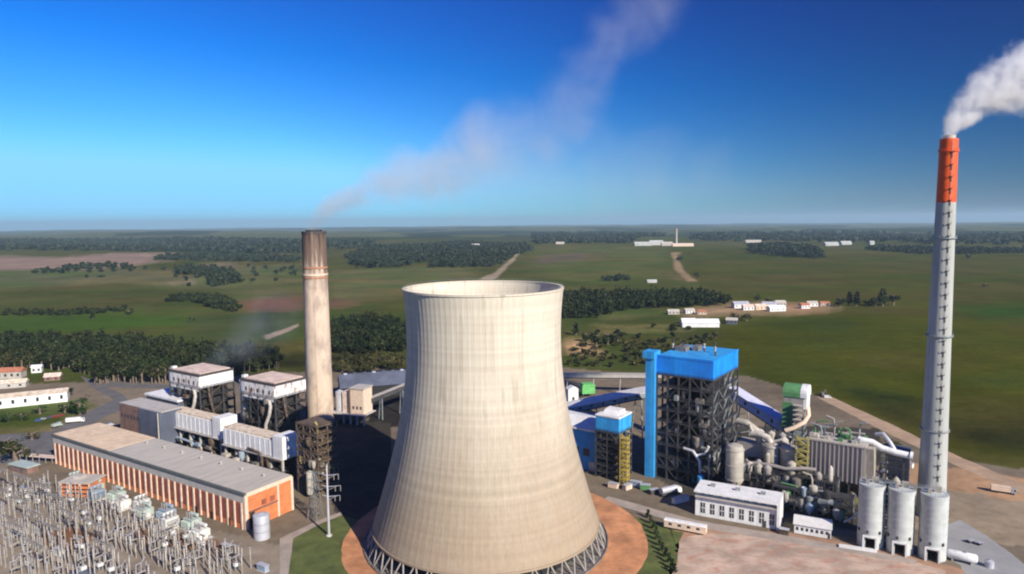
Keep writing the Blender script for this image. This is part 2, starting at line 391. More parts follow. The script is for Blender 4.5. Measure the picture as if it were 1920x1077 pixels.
def sheet(name, outline, z, m, label, jit=.6, pixels=True, n=8):
    """flat sheet on the works ground with an uneven edge"""
    W = [at(*p)[:2] for p in outline] if pixels else outline
    pts = []
    for i in range(len(W)):
        a, b = np.array(W[i]), np.array(W[(i + 1) % len(W)])
        for k in range(n):
            q = a + (b - a) * k / n
            pts.append((q[0] + random.uniform(-jit, jit), q[1] + random.uniform(-jit, jit), z))
    me = bpy.data.meshes.new(name); me.from_pydata(pts, [], [tuple(range(len(pts)))]); me.materials.append(m)
    o = link(bpy.data.objects.new(name, me)); o['kind'] = 'structure'; o['label'] = label
    return o
g_lawn = mat('lawn_grass', (.088, .112, .024), .35, .12, .95, col2=(.16, .13, .05), lo=.55, hi=.72, world=True)
g_dirt = mat('orange_dirt', (.53, .24, .108), .38, .09, .95, col2=(.37, .19, .10), lo=.5, hi=.75, world=True)
g_pale = mat('pale_dirt', (.50, .375, .28), .35, .06, .95, col2=(.40, .15, .085), lo=.46, hi=.80, stretch=(1, 1.5, 1), world=True)
g_apron = mat('apron_concrete', (.30, .30, .29), .12, .1, .9, world=True)
g_asph = mat('grey_asphalt', (.13, .125, .12), .2, .1, .9, world=True)
g_road = mat('dirt_road', (.42, .29, .18), .2, .1, .95, col2=(.34, .24, .15), world=True)
g_pave = mat('road_paving', (.36, .30, .25), .2, .15, .9, world=True)
TC = (-12.0, 289.0)
ring = lambda r, n=48: [(TC[0] + 4 + r * math.cos(2 * math.pi * i / n), TC[1] + r * math.sin(2 * math.pi * i / n)) for i in range(n)]
sheet('lawn', [(545, 1000), (585, 985), (640, 965), (700, 985), (720, 1120), (530, 1120), (535, 1030)], .012, g_lawn, 'green lawn between the brick hall and the cooling tower')
sheet('lawn', [(1120, 960), (1180, 965), (1240, 985), (1280, 1000), (1262, 1077), (1255, 1120), (1100, 1120)], .012, g_lawn, 'green lawn curving round the dirt apron of the cooling tower', .8)
sheet('dirt_circle', ring(65), .03, g_dirt, 'ring of bare orange dirt round the foot of the cooling tower', .35, False, 2)
sheet('dirt_yard', [(1275, 1010), (1330, 998), (1480, 1012), (1600, 1035), (1760, 1065), (1830, 1120), (1250, 1120), (1262, 1060)], .012, g_pale, 'pale pinkish dirt yard before the white control building', 1.6)
sheet('service_road', [(1128, 940), (1140, 930), (1300, 975), (1480, 1005), (1640, 1034), (1720, 1050), (1715, 1058), (1480, 1018), (1300, 988)], .02, g_pave, 'pale paved service road running before the white buildings', .2)
sheet('concrete_apron', [(1775, 985), (1800, 975), (1850, 1005), (1905, 1045), (1990, 1120), (1840, 1120), (1800, 1060), (1765, 1040)], .012, g_apron, 'grey concrete apron beside the silos', .2)
sheet('perimeter_road', [(1530, 744), (1560, 745), (1665, 793), (1790, 853), (1960, 925), (1960, 945), (1790, 872), (1655, 808), (1560, 760)], .016, g_road, 'sandy perimeter road skirting the dark field', .5)
sheet('service_road', [(150, 705), (180, 715), (230, 740), (250, 760), (200, 780), (150, 810), (90, 815), (150, 780), (215, 750), (170, 725)], .016, g_asph, 'grey road winding past the white roofed sheds', .4)
sheet('service_road', [(170, 712), (330, 722), (330, 730), (200, 726)], .02, g_asph, 'grey road along the edge of the dark wood', .4)
sheet('service_road', [(0, 815), (100, 810), (210, 790), (215, 806), (105, 822), (95, 860), (60, 880), (0, 868)], .024, g_asph, 'asphalt forecourt at the far end of the brick hall', .3)
sheet('service_road', [(525, 1010), (545, 1000), (600, 975), (640, 960), (642, 966), (600, 983), (550, 1010), (535, 1120), (524, 1120)], .03, g_pave, 'thin pale path edging the lawn by the brick hall', .15)

# ================================================================== cooling tower
def tower_r(z): return 32.2 * math.sqrt(1 + ((z - 88.0) / 72.0) ** 2)
def build_cooling_tower():
    t = thing('cooling_tower', 'huge cream concrete hyperbolic cooling tower with ribbed shell', 'cooling tower', (TC[0], TC[1], 0))
    nr, seg = 92, 6; n = nr * seg; zs = np.linspace(7.4, 107.3, 60)
    def skin(off, rib):
        v = []
        for z in zs:
            r = tower_r(z) + off
            for i in range(n):
                a = 2 * math.pi * i / n; rr = r + (rib if i % seg == 0 else 0)
                v.append((rr * math.cos(a), rr * math.sin(a), z))
        return v
    vo = skin(0, .09); vi = skin(-.9, 0); b = MB(); f = []
    for k in range(len(zs) - 1):
        for i in range(n): f.append((k * n + i, k * n + (i + 1) % n, (k + 1) * n + (i + 1) % n, (k + 1) * n + i))
    b.add(vo, f); b.add(vi, [tuple(reversed(q)) for q in f])
    m0 = len(zs) * n
    b.f += [(i, m0 + i, m0 + (i + 1) % n, (i + 1) % n) for i in range(n)]
    m = bpy.data.materials.new('tower_concrete'); tr, o = nt(m)
    p = N(tr, 'ShaderNodeBsdfPrincipled', Roughness=.9); vec = tr.nodes.new('ShaderNodeTexCoord').outputs['Object']
    # cement cast in lifts: paler near the rim, warmer and darker below, with run-off streaks
    sep = tr.nodes.new('ShaderNodeSeparateXYZ'); tr.links.new(vec, sep.inputs[0])
    mottled = noise(tr, mapv(tr, vec, (.06, .06, .025)), 1, 5)
    zz = N(tr, 'ShaderNodeMath', operation='MULTIPLY_ADD'); tr.links.new(mottled, zz.inputs[0]); zz.inputs[1].default_value = 50; tr.links.new(sep.outputs[2], zz.inputs[2])
    c = mix(tr, ramp(tr, zz.outputs[0], 35, 125), (.345, .27, .185), (.63, .57, .455))
    st = noise(tr, mapv(tr, vec, (.35, .35, .012)), 1, 4, .6)
    c = mix(tr, ramp(tr, st, .52, .80), c, (.36, .31, .235))
    fine = noise(tr, mapv(tr, vec, (1.2, 1.2, .03)), 1, 3, .6)
    c = mix(tr, .30, c, mix(tr, fine, (.2, .2, .2), (.8, .8, .8)), 'OVERLAY')
    lift = N(tr, 'ShaderNodeTexNoise', Scale=1., Detail=3.); lift.noise_dimensions = '1D'
    lz = N(tr, 'ShaderNodeMath', operation='MULTIPLY'); tr.links.new(sep.outputs[2], lz.inputs[0]); lz.inputs[1].default_value = .42; tr.links.new(lz.outputs[0], lift.inputs['W'])
    c = mix(tr, .22, c, mix(tr, lift.outputs['Fac'], (.15, .15, .15), (.85, .85, .85)), 'OVERLAY')
    tr.links.new(c, p.inputs['Base Color']); tr.links.new(p.outputs[0], o.inputs[0])
    part('shell', b, m, t, True)
    r = MB(); rt = tower_r(107.3)
    r.lathe([(rt - 1.0, 107.2), (rt + .35, 107.2), (rt + .35, 107.9), (rt - 1.0, 107.9), (rt - 1.0, 107.2)], 180, cap=(False, False))
    part('rim', r, m, t, True)
    rl = MB()
    for i in range(90):
        a = 2 * math.pi * i / 90; rl.bar(((rt - .3) * math.cos(a), (rt - .3) * math.sin(a), 107.9), ((rt - .3) * math.cos(a), (rt - .3) * math.sin(a), 108.8), .06)
    rl.tube([((rt - .3) * math.cos(2 * math.pi * i / 90), (rt - .3) * math.sin(2 * math.pi * i / 90), 108.8) for i in range(91)], .07, 4)
    part('railing', rl, 'steel_grey', t)
    nc = 46; r0, r1 = tower_r(7.4) + 2.6, tower_r(7.4) - .3
    for i in range(nc):
        for d in (-1, 1):
            a0 = 2 * math.pi * i / nc; a1 = a0 + d * math.pi / nc * .92
            part('column', MB().bar((r0 * math.cos(a0 + d * .004), r0 * math.sin(a0 + d * .004), .2), (r1 * math.cos(a1), r1 * math.sin(a1), 7.6), .62, 6), G['post'], t, True)
    part('ring_beam', MB().lathe([(r1 - 1, 6.9), (r1 + .65, 6.9), (r1 + .65, 7.8), (r1 - 1, 7.8), (r1 - 1, 6.9)], 138, cap=(False, False)), m, t, True)
    part('basin', MB().lathe([(r0 + 1.3, 0), (r0 + 1.3, .6), (r0 + .9, .6), (r0 + .9, .25), (.1, .25)], 92, cap=(False, False)), 'machine', t)
    fill = MB().lathe([(r1 - 6, .3), (r1 - 5.2, 7.3), (.5, 8.3)], 60, cap=(False, True))
    part('fill_pack', fill, 'dark_recess', t)
    return t
build_cooling_tower()

# ================================================================== chimneys
def build_old_chimney():
    x, y = -130.3, 458.4
    t = thing('chimney', 'old cream concrete chimney, squat and stained with black soot', 'chimney', (x, y, 0)); H = 129.5
    m = bpy.data.materials.new('sooty_concrete'); tr, o = nt(m)
    p = N(tr, 'ShaderNodeBsdfPrincipled', Roughness=.9); vec = tr.nodes.new('ShaderNodeTexCoord').outputs['Object']
    sep = tr.nodes.new('ShaderNodeSeparateXYZ'); tr.links.new(vec, sep.inputs[0])
    c = mix(tr, noise(tr, mapv(tr, vec, (.3, .3, .04)), 1, 5), (.52, .40, .29), (.68, .56, .43))
    drip = noise(tr, mapv(tr, vec, (.45, .45, .035)), 1, 5, .6)
    a = N(tr, 'ShaderNodeMath', operation='MULTIPLY_ADD'); tr.links.new(drip, a.inputs[0]); a.inputs[1].default_value = 62; tr.links.new(sep.outputs[2], a.inputs[2])
    pk = noise(tr, mapv(tr, vec, (.12, .12, .06)), 1, 5, .65)
    c = mix(tr, ramp(tr, pk, .44, .66), c, (.40, .315, .25))
    c = mix(tr, ramp(tr, a.outputs[0], 126, 144), c, (.165, .11, .082))
    c = mix(tr, ramp(tr, a.outputs[0], 146, 166), c, (.05, .04, .036))
    tr.links.new(c, p.inputs['Base Color']); tr.links.new(p.outputs[0], o.inputs[0])
    n = 40
    part('shaft', MB().lathe([(8.9, 0), (8.85, 10), (8.3, 60), (7.9, 98), (7.65, H), (6.9, H), (6.9, H - 3), (6.7, H - 3)], n, cap=(True, False)), m, t, True)
    part('rim', MB().lathe([(7.7, H - 1.2), (7.95, H - 1.2), (7.95, H + .3), (6.85, H + .3), (6.85, H - 1.2)], n, cap=(False, False)), 'mark_dark', t, True)
    part('flue', MB().lathe([(5.3, H - 6), (5.3, H + 1.2), (4.9, H + 1.2), (4.8, H - 6)], 24, cap=(True, True)), 'dark_recess', t)
    rust = mat('rust_band', (.42, .20, .11), .25, .4)
    for z, m2 in ((99.0, rust), (100.9, 'cream_trim'), (105.5, rust)):
        part('band', MB().lathe([(7.9, z), (8.3, z), (8.25, z + 1.1), (7.9, z + 1.1)], n, cap=(False, False)), m2, t, True)
    lad = MB()
    for k in (-.3, .3): lad.bar((k + 1, -9.15, 2), (k + 1, -7.95, H), .07)
    for i in range(60): lad.bar((.7, -9.12 + 1.15 * i / 60, 3 + i * 2.1), (1.3, -9.12 + 1.15 * i / 60, 3 + i * 2.1), .08)
    part('ladder', lad, 'cream_trim', t)
    part('doorway', MB().box(-1.5, 1.5, -9.3, -8.2, 0, 4), 'dark_recess', t)
    return t
build_old_chimney()

def build_new_chimney():
    x, y = 190, 305; H = 169.0
    t = thing('chimney', 'tall slender grey chimney with bright orange top beside the silos', 'chimney', (x, y, 0)); n = 40
    rad = lambda z: 3.55 + (5.9 - 3.55) * (1 - z / H) ** 1.15
    prof = [(rad(z), z) for z in np.linspace(0, 141.7, 24)]
    part('shaft', MB().lathe(prof, n, cap=(True, False)), 'chim_conc', t, True)
    part('painted_top', MB().lathe([(rad(z), z) for z in np.linspace(141.7, H, 8)] + [(rad(H) - .5, H), (rad(H) - .5, H - 5)], n, cap=(False, False)), 'orange_paint', t, True)
    part('flue', MB().lathe([(2.5, H - 6), (2.5, H + 1.6), (2.25, H + 1.6), (2.2, H - 6)], 24), 'pipe_pale', t, True)
    for z, w in ((163.5, .45), (126.0, .75), (82.8, .8), (40.0, .6)):
        b = MB().lathe([(rad(z), z), (rad(z) + w, z), (rad(z) + w, z + .35), (rad(z), z + .35)], n, cap=(False, False))
        for i in range(20):
            a = 2 * math.pi * i / 20; b.bar(((rad(z) + w - .1) * math.cos(a), (rad(z) + w - .1) * math.sin(a), z + .3), ((rad(z) + w - .1) * math.cos(a), (rad(z) + w - .1) * math.sin(a), z + 1.4), .07)
        part('platform', b, 'orange_paint' if z > 142 else 'steel_grey', t)
    # climbing ladder with a small landing every few metres, on the side towards the silos
    ca = R(-100); lad = MB()
    zs = list(np.arange(15, 166, 5.1))
    for k in (-.04, .04):
        lad.tube([((rad(z) + .35) * math.cos(ca + k), (rad(z) + .35) * math.sin(ca + k), z) for z in np.linspace(8, H - 1, 20)], .10, 4)
    part('ladder', lad, 'chim_conc', t)
    for z in zs:
        r = rad(z); b = MB(); p = Vector((math.cos(ca), math.sin(ca), 0)); q = Vector((-p.y, p.x, 0))
        v = [p * (r + a) + q * s for a, s in ((-.1, -.6), (.75, -.6), (.75, .6), (-.1, .6))]
        b.add([(*w.xy, z) for w in v] + [(*w.xy, z + .2) for w in v], [(3, 2, 1, 0), (4, 5, 6, 7), (0, 1, 5, 4), (1, 2, 6, 5), (2, 3, 7, 6), (3, 0, 4, 7)])
        b.bar(v[1].to_3d() + Vector((0, 0, z)), v[1].to_3d() + Vector((0, 0, z + 1.1)), .1); b.bar(v[2].to_3d() + Vector((0, 0, z)), v[2].to_3d() + Vector((0, 0, z + 1.1)), .1)
        w = v[0] * .5 + v[3] * .5; b.bar((w.x * 1.01, w.y * 1.01, z - 2.2), (w.x * 1.01, w.y * 1.01, z), .5)
        part('landing', b, 'mark_dark', t)
    return t
build_new_chimney()

# ================================================================== silos
def build_silo(x, y, label):
    t = thing('storage_silo', label, 'silo', (x, y, 0), -30, 'concrete ash silos beside the tall chimney'); r = 4.95; n = 40
    b = MB(); prof = [(r, 5.2)]
    for z in np.arange(7.4, 25.9, 2.3): prof += [(r, z - .12), (r + .07, z - .06), (r + .07, z + .06), (r, z + .12)]
    prof += [(r, 26.2), (.1, 26.7)]
    part('shell', b.lathe(prof, n, cap=(False, False)), 'concrete_silo', t, True)
    sk = MB()   # skirt with truck portals cut through
    for i in range(n):
        a = 2 * math.pi * i / n; d = abs((math.degrees(a) + 90 + 180) % 360 - 180); d2 = abs((math.degrees(a) - 90 + 180) % 360 - 180)
        z0 = 4.5 if min(d, d2) < 24 else 0
        a0, a1 = a - math.pi / n, a + math.pi / n
        v = [(rr * math.cos(q), rr * math.sin(q), z) for z in (z0, 5.25) for rr, q in ((r, a0), (r, a1), (r - .5, a1), (r - .5, a0))]
        sk.add(v, [(3, 2, 1, 0), (4, 5, 6, 7), (0, 1, 5, 4), (1, 2, 6, 5), (2, 3, 7, 6), (3, 0, 4, 7)])
    part('skirt', sk, 'concrete_silo', t)
    part('hopper', MB().lathe([(r - .6, 5.1), (1.2, 2.0), (1.2, 1.2)], 20), 'dark_recess', t)
    fr = MB()
    for s in (-2.35, 2.35): fr.box(s - .3, s + .3, -r - .55, -r + 1.2, 0, 5)
    fr.box(-2.65, 2.65, -r - .55, -r + 1.2, 5.0, 5.6); part('portal', fr, 'white', t)
    for k in (-50, -10, 40):
        a = R(-90 + k * 1.1); part('vent', MB().cbox((r * math.cos(a), r * math.sin(a), 6.6), .9, .9, 1.1), 'mark_dark', t)
    rl = MB()
    for i in range(24):
        a = 2 * math.pi * i / 24; rl.bar(((r - .1) * math.cos(a), (r - .1) * math.sin(a), 26.2), ((r - .1) * math.cos(a), (r - .1) * math.sin(a), 27.4), .09)
    for z in (26.8, 27.4): rl.tube([((r - .1) * math.cos(2 * math.pi * i / 24), (r - .1) * math.sin(2 * math.pi * i / 24), z) for i in range(25)], .09, 4)
    part('railing', rl, 'steel_grey', t)
    part('filter_box', MB().cbox((1, 1, 26.5), 2.4, 2.0, 2.2).cbox((-1.7, -1, 26.5), 1.3, 1.3, 1.3), 'beige', t)
    return t
for (x, y), l in zip([(148, 277), (157.2, 271.6), (167.2, 266.3)], ['pale concrete silo closest to the low white building', 'pale concrete silo standing between two others', 'pale concrete silo with the white tank lying at its foot']): build_silo(x, y, l)
for a, b, l in (((148, 277), (157.2, 271.6), 'steel walkway linking the tops of the first and middle silos'), ((157.2, 271.6), (167.2, 266.3), 'steel walkway linking the tops of the middle and end silos')):
    d = Vector((b[0] - a[0], b[1] - a[1])); L = d.length; w = thing('walkway', l, 'walkway', (a[0], a[1], 27.6), math.degrees(math.atan2(d.y, d.x)), 'silo walkways')
    part('deck', MB().box(2, L - 2, -.6, .6, 0, .15), 'steel_grey', w)
    r = MB()
    for s in (-.6, .6):
        r.bar((2, s, 1.1), (L - 2, s, 1.1), .08)
        for k in range(6): r.bar((2 + k * (L - 4) / 5, s, .1), (2 + k * (L - 4) / 5, s, 1.1), .07)
    part('railing', r, 'steel_grey', w)
st = thing('stair_tower', 'rust red steel stair between the silos', 'stair tower', (153.3, 276.0, 0), -30)
for s in (-1.2, 1.2):
    for q in (-.9, .9): part('column', MB().bar((s, q, 0), (s, q, 26), .22), 'steel_rust', st)
for k in range(9): part('landing', MB().box(-1.2, 1.2, -.9, .9, 2.6 * k + 2, 2.6 * k + 2.15), 'pipe_pale', st)
fl = MB()
for k in range(9): fl.bar((-1.1 if k % 2 else 1.1, 0, 2.6 * k + .0 if k == 0 else 2.6 * k - .6 + .2), (1.1 if k % 2 else -1.1, 0, 2.6 * k + 2), .5)
part('flight', fl, 'steel_rust', st)

tk = thing('horizontal_tank', 'long white horizontal tank lying beside the end silo', 'tank', (176.2, 261.5, 0), -35)
b = MB(); pr = [(-5.2, .3), (-5, 1.3), (-4.4, 1.75), (4.4, 1.75), (5, 1.3), (5.2, .3)]
v = []; nn = 20
for xx, rr in pr:
    for i in range(nn): a = 2 * math.pi * i / nn; v.append((xx, rr * math.cos(a), 2.5 + rr * math.sin(a)))
b.add(v, [(k * nn + i, (k + 1) * nn + i, (k + 1) * nn + (i + 1) % nn, k * nn + (i + 1) % nn) for k in range(5) for i in range(nn)] + [tuple(range(nn)), tuple(5 * nn + i for i in range(nn - 1, -1, -1))])
part('vessel', b, 'white', tk, True)
for xx in (-3.2, 3.2): part('saddle', MB().box(xx - .3, xx + .3, -1.3, 1.3, 0, 1.4), 'concrete', tk)
part('manhole', MB().lathe([(.5, 4.2), (.5, 4.7), (.55, 4.75), (.1, 4.8)], 12, (1.0, 0)), 'steel_grey', tk)
b = thing('round_tank', 'small pale upright tank at the end of the white horizontal one', 'tank', (184.2, 257.5, 0))
part('vessel', MB().lathe([(1.6, 0), (1.6, 2.4), (.1, 3.0)], 24, cap=(True, False)), 'silver', b, True); part('nozzle', MB().lathe([(.25, 2.9), (.25, 3.5)], 10), 'steel_grey', b)

# ================================================================== brick turbine hall
def build_hall():
    L, W, H = 169, 26, 17.0
    t = thing('turbine_hall', 'long orange brick turbine hall with a grey flat roof', 'hall', (-118.4, 295.4, 0), -32)
    part('wall', MB().box(-L, -.9, 0, W, 0, 12.2).box(-.9, 0, 1.2, W - 1, 0, 15.6), 'brick', t)
    part('fascia', MB().box(-L - .1, -.95, -.25, W + .1, 12.2, 16.2), 'grey_band', t)
    part('roof', MB().box(-L * .66, .3, .35, W - .3, 16.2, 17.0), 'grey_roof', t)
    part('roof', MB().box(-L - .4, -L * .66, .35, W - .3, 16.2, 17.15), 'tan_slab', t, label='tan end of the roof')
    part('gutter', MB().box(-L - .5, .35, -.85, .35, 16.0, 16.9), 'gutter', t)
    g = MB().box(-.9, .25, -.3, 1.2, 0, 16.6).box(-.9, .25, W * .66, W * .66 + 1.0, 0, 16.8).box(-.9, .25, W - 1, W + .3, 0, 16.2).box(.003, .32, 1.2, W - 1, 15.0, 16.7)
    part('gable_trim', g, 'cream_trim', t)
    n = 34
    for i in range(n):
        x = -2.4 - (L - 4) * i / (n - 1)
        part('pilaster', MB().box(x - .42, x + .42, -.55, 0, 0, 12.2), 'cream_trim' if i % 3 else 'pink_roof', t)
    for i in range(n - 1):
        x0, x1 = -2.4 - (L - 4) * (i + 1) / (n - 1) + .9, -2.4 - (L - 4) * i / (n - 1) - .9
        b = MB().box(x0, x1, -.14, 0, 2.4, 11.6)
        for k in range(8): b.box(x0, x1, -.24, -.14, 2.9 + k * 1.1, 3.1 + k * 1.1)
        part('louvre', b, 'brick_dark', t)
    for x in (-12, -24, -36, -48): part('door', MB().box(x - 1.2, x + 1.2, -.32, -.24, 0, 3.4), 'dark_recess', t)
    part('gate', MB().box(0, .18, 2.0, 4.6, 0, 7.2), 'dark_recess', t)
    part('canopy', MB().box(0, .9, 1.4, 17, 7.6, 8.0), 'brick_old', t)
    for y in (8.5, 13.2): part('window', MB().box(0, .12, y, y + 2.6, 8.6, 11), 'brick_dark', t)
    for k in range(7): part('roof_vent', MB().lathe([(.5, 17), (.5, 17.7), (.9, 17.8), (.9, 18.1), (.1, 18.4)], 12, (-10 - k * 16, 18)), 'grey_band', t)
build_hall()
an = thing('brick_annex', 'small orange brick annex with open slots in front of the hall', 'annex', (-211, 334.5, 0), -6)
b = MB()
for x in (-16, -.5): b.box(x, x + .5, 0, 11, 0, 7)
b.box(-15.5, -.5, 9, 11, 0, 7)
for k in range(4): b.box(-15.5, -.5, -.2 if k else 0, .6, k * 2.1, k * 2.1 + 1.15)
part('wall', b, 'brick', an)
for k in range(4): part('pier', MB().box(-16.2 + k * 5.25, -15.6 + k * 5.25, -.45, -.2, 0, 7), 'cream_trim', an)
part('recess', MB().box(-15.5, -.5, 2, 2.3, .1, 6.9), 'brick_dark', an)
part('roof', MB().box(-16.6, .6, -.6, 11.4, 7, 7.55), 'grey_roof', an)
part('plant_box', MB().box(-12, -8, 4, 8, 7.55, 8.8), 'grey_band', an)
ft = thing('steel_tank', 'shiny upright steel tank by the brick gable', 'tank', (-108.9, 288.2, 0))
part('vessel', MB().lathe([(3.4, 0), (3.4, 10.2), (3.3, 10.4), (.1, 11.3)], 32, cap=(True, False)), 'silver', ft, True)
for z in (3.4, 6.8): part('band', MB().lathe([(3.4, z), (3.47, z), (3.47, z + .2), (3.4, z + .2)], 32, cap=(False, False)), 'steel_grey', ft)
part('ladder', MB().bar((3.5, -.3, 0), (3.5, -.3, 10.8), .08).bar((3.5, .3, 0), (3.5, .3, 10.8), .08), 'steel_grey', ft)

# ================================================================== steel structures
def steel_tower(t, L, W, z0, z1, nx, ny, nz, m_col='steel_dark', m_floor='steel_dark', m_brace='steel_grey', cw=.8, brace=True, floors=True, sides='fr'):
    """open steel building in local x -L..0, y 0..W"""
    xs = [-L + L * i / nx for i in range(nx + 1)]; ys = [W * j / ny for j in range(ny + 1)]; zs = [z0 + (z1 - z0) * k / nz for k in range(nz + 1)]
    for i, x in enumerate(xs):
        for j, y in enumerate(ys):
            if 0 < i < nx and 0 < j < ny: continue
            part('column', MB().box(x - cw / 2, x + cw / 2, y - cw / 2, y + cw / 2, z0, z1), m_col, t)
    for z in zs[1:]:
        b = MB()
        if floors: b.box(-L + .2, -.2, .2, W - .2, z - .45, z - .25)
        for y in (0, W): b.box(-L, 0, y - .25, y + .25, z - .7, z - .1)
        for x in (-L, 0): b.box(x - .25, x + .25, 0, W, z - .71, z - .11)
        part('floor' if floors else 'beam', b, m_floor, t)
        r = MB()
        for zz in (z + .5, z + 1.0):
            r.bar((-L, -.3, zz), (.3, -.3, zz), .11); r.bar((.3, -.3, zz), (.3, W, zz), .11)
        for k in range(int(L / 2.5)): r.bar((-L + k * 2.5, -.3, z), (-L + k * 2.5, -.3, z + 1), .09)
        for k in range(int(W / 2.5)): r.bar((.3, k * 2.5, z), (.3, k * 2.5, z + 1), .09)
        part('railing', r, m_floor, t)
    if brace:
        for s in sides:
            b = MB(); line = xs if s == 'f' else ys
            for a, c in zip(line, line[1:]):
                for p, q in zip(zs, zs[1:]):
                    if random.random() < (.78 if len(line) * len(zs) > 16 else 1.1):
                        P, Q = (p, q) if random.random() < .5 else (q, p)
                        if s == 'f': b.bar((a, -.1, P), (c, -.1, Q), .36)
                        else: b.bar((.1, a, P), (.1, c, Q), .36)
            part('bracing', b, m_brace if s == 'r' else m_floor, t)

def clutter(t, L, W, zs, n, mats, seed, names=('duct', 'pipe', 'hopper'), y_lo=.05, y_hi=.9):
    """plant inside the steelwork: ducts, pipes and vessels of uneven size"""
    q = random.Random(seed)
    for k in range(n):
        z = q.choice(zs); x = -q.uniform(.06, .94) * L; y = q.uniform(y_lo, y_hi) * W; kind = q.choice(names); m = q.choice(mats); b = MB()
        if kind == 'duct':
            sx, sy, sz = q.uniform(1.5, 4.5), q.uniform(1.5, 4), q.uniform(1.2, 3.2); b.cbox((x, y, z), sx, sy, sz); b.cbox((x, y, z + sz * .4), sx + .3, sy + .3, .25)
        elif kind == 'pipe':
            w = q.uniform(.5, 1.3); x2 = x + q.uniform(-.35, .35) * L; x2 = min(-.5, max(-L + .5, x2)); h = q.uniform(2, 9)
            b.tube([(x, y, z + .5), (x, y, z + h * .6), (x * .85 + x2 * .15, y, z + h * .9), (x2, y, z + h)], w, 8)
        elif kind == 'hopper':
            r = q.uniform(1, 2.2); b.lathe([(.4, z), (r, z + r * 1.4), (r, z + r * 1.4 + q.uniform(1.5, 4)), (.2, z + r * 3.4)], 14, (x, y))
        part(kind, b, m, t, kind != 'duct')

# -------- old boiler houses with white tops
def boiler_unit(x, y, L, W, label, rust, seed):
    t = thing('boiler_house', label, 'boiler house', (x, y, 0), -33)
    part('penthouse', MB().box(-L, 0, 0, W, 33.2, 41.2), G['white'] if not rust else G['white_rust'], t)
    part('front_cladding', MB().box(-L + 1, -.3, -.25, 0, 31.0, 40.6), 'white_rust', t, label='rust stained white cladding')
    part('roof', MB().box(-L + 1.2, -1.2, 1.2, W - 1.2, 41.2, 42.3), 'pink_roof', t)
    part('parapet', MB().box(-L - .3, .3, -.45, .35, 40.6, 42.0).box(-.35, .35, .35, W + .3, 40.6, 42.0).box(-L - .3, -L + .35, .35, W + .3, 40.61, 42.01), 'mark_dark', t)
    for k in range(5): part('window', MB().box(-L + 4 + k * 5.4, -L + 5.6 + k * 5.4, -.34, -.25, 35, 37.4), 'mark_dark', t)
    part('lift_shaft', MB().box(-L - 4.6, -L - .3, 2, 7, 0, 40).box(-L - 3.6, -L - 1.2, 3, 6, 40, 43), 'white', t)
    steel_tower(t, L, W, 0, 33.2, 4, 3, 6, 'steel_dark', 'steel_black', 'steel_rust', .9)
    part('furnace', MB().box(-L * .9, -L * .1, W * .16, W * .88, 7, 33.1), 'steel_black', t)
    part('hopper', MB().add([(-L * .78, W * .25, 9), (-L * .2, W * .25, 9), (-L * .2, W * .8, 9), (-L * .78, W * .8, 9), (-L * .55, W * .45, 2), (-L * .45, W * .45, 2), (-L * .45, W * .55, 2), (-L * .55, W * .55, 2)], [(0, 1, 2, 3), (7, 6, 5, 4), (0, 4, 5, 1), (1, 5, 6, 2), (2, 6, 7, 3), (3, 7, 4, 0)]), 'machine', t)
    clutter(t, L, W, [4, 10, 16, 21, 26], 30, ['machine', 'steel_rust', 'steel_dark', 'steel_black'], seed, y_lo=-.05, y_hi=.2)
    # large pale flue-gas pipe dropping down the outer corner
    part('downcomer', MB().tube([(-3, -1.6, 32), (-1.2, -2.4, 29), (-1.5, -3.2, 24), (-4.5, -3.6, 18), (-5, -3.6, 8)], 2.0, 10), 'pipe_pale', t, True)
    part('downcomer', MB().tube([(1.6, 5, 33), (2.2, 5, 28), (2.2, 7, 18), (2.2, 9, 12)], 1.4, 10), 'steel_rust', t, True)
boiler_unit(-195, 424, 32, 24, 'white topped old boiler house beside the small white lift shaft, farther from the old chimney', False, 3)
boiler_unit(-139, 397, 31, 23, 'white topped boiler house right beside the old chimney, front streaked with rust', True, 5)
# bunker bays: white galleries on dark legs
def bunker_bay(x, y, L, W, label, seed):
    t = thing('bunker_bay', label, 'bunker bay', (x, y, 0), -33, 'white bunker bays')
    part('cladding', MB().box(-L, 0, 0, W, 13.4, 22), 'white', t)
    rb = MB()
    for k in range(int(L / 4.2)): rb.box(-L + 2 + k * 4.2, -L + 2.25 + k * 4.2, -.18, 0, 13.4, 21.6)
    part('rib', rb, 'white', t); t_ = t
    part('roof', MB().box(-L - .4, -7, .8, W - .8, 22, 22.9), 'tan_roof', t)
    part('end_block', MB().box(-7, .6, -.6, W + .4, 13.0, 25), 'white', t)
    part('ledge', MB().box(-L, .4, -1.3, -.2, 12.7, 13.3), 'grey_band', t)
    for k in range(6):
        x0 = -L + 1 + (L - 2) * k / 5
        for yy in (.5, W - .5): part('leg', MB().box(x0 - .5, x0 + .5, yy - .5, yy + .5, 0, 13.4), 'concrete', t)
    part('deck', MB().box(-L, 0, 0, W, 6.3, 6.7), 'steel_dark', t)
    part('back_wall', MB().box(-L, 0, W * .75, W * .78, 0, 13.3), 'dark_recess', t)
    clutter(t, L, W, [.1, 6.7], 16, ['machine', 'steel_rust', 'pipe_pale', 'tx_blue', 'machine'], seed, y_lo=-.6, y_hi=.4)
bunker_bay(-166.5, 385.5, 52, 10, 'long white clad bunker bay nearer the dark brick block', 11)
bunker_bay(-119.5, 349.5, 50, 10, 'long white clad bunker bay ending beside the rusty pipe tower', 12)
part_block = thing('brick_block', 'dark brown brick block behind the tan roof end of the hall', 'building', (-209, 401.5, 0), -32)
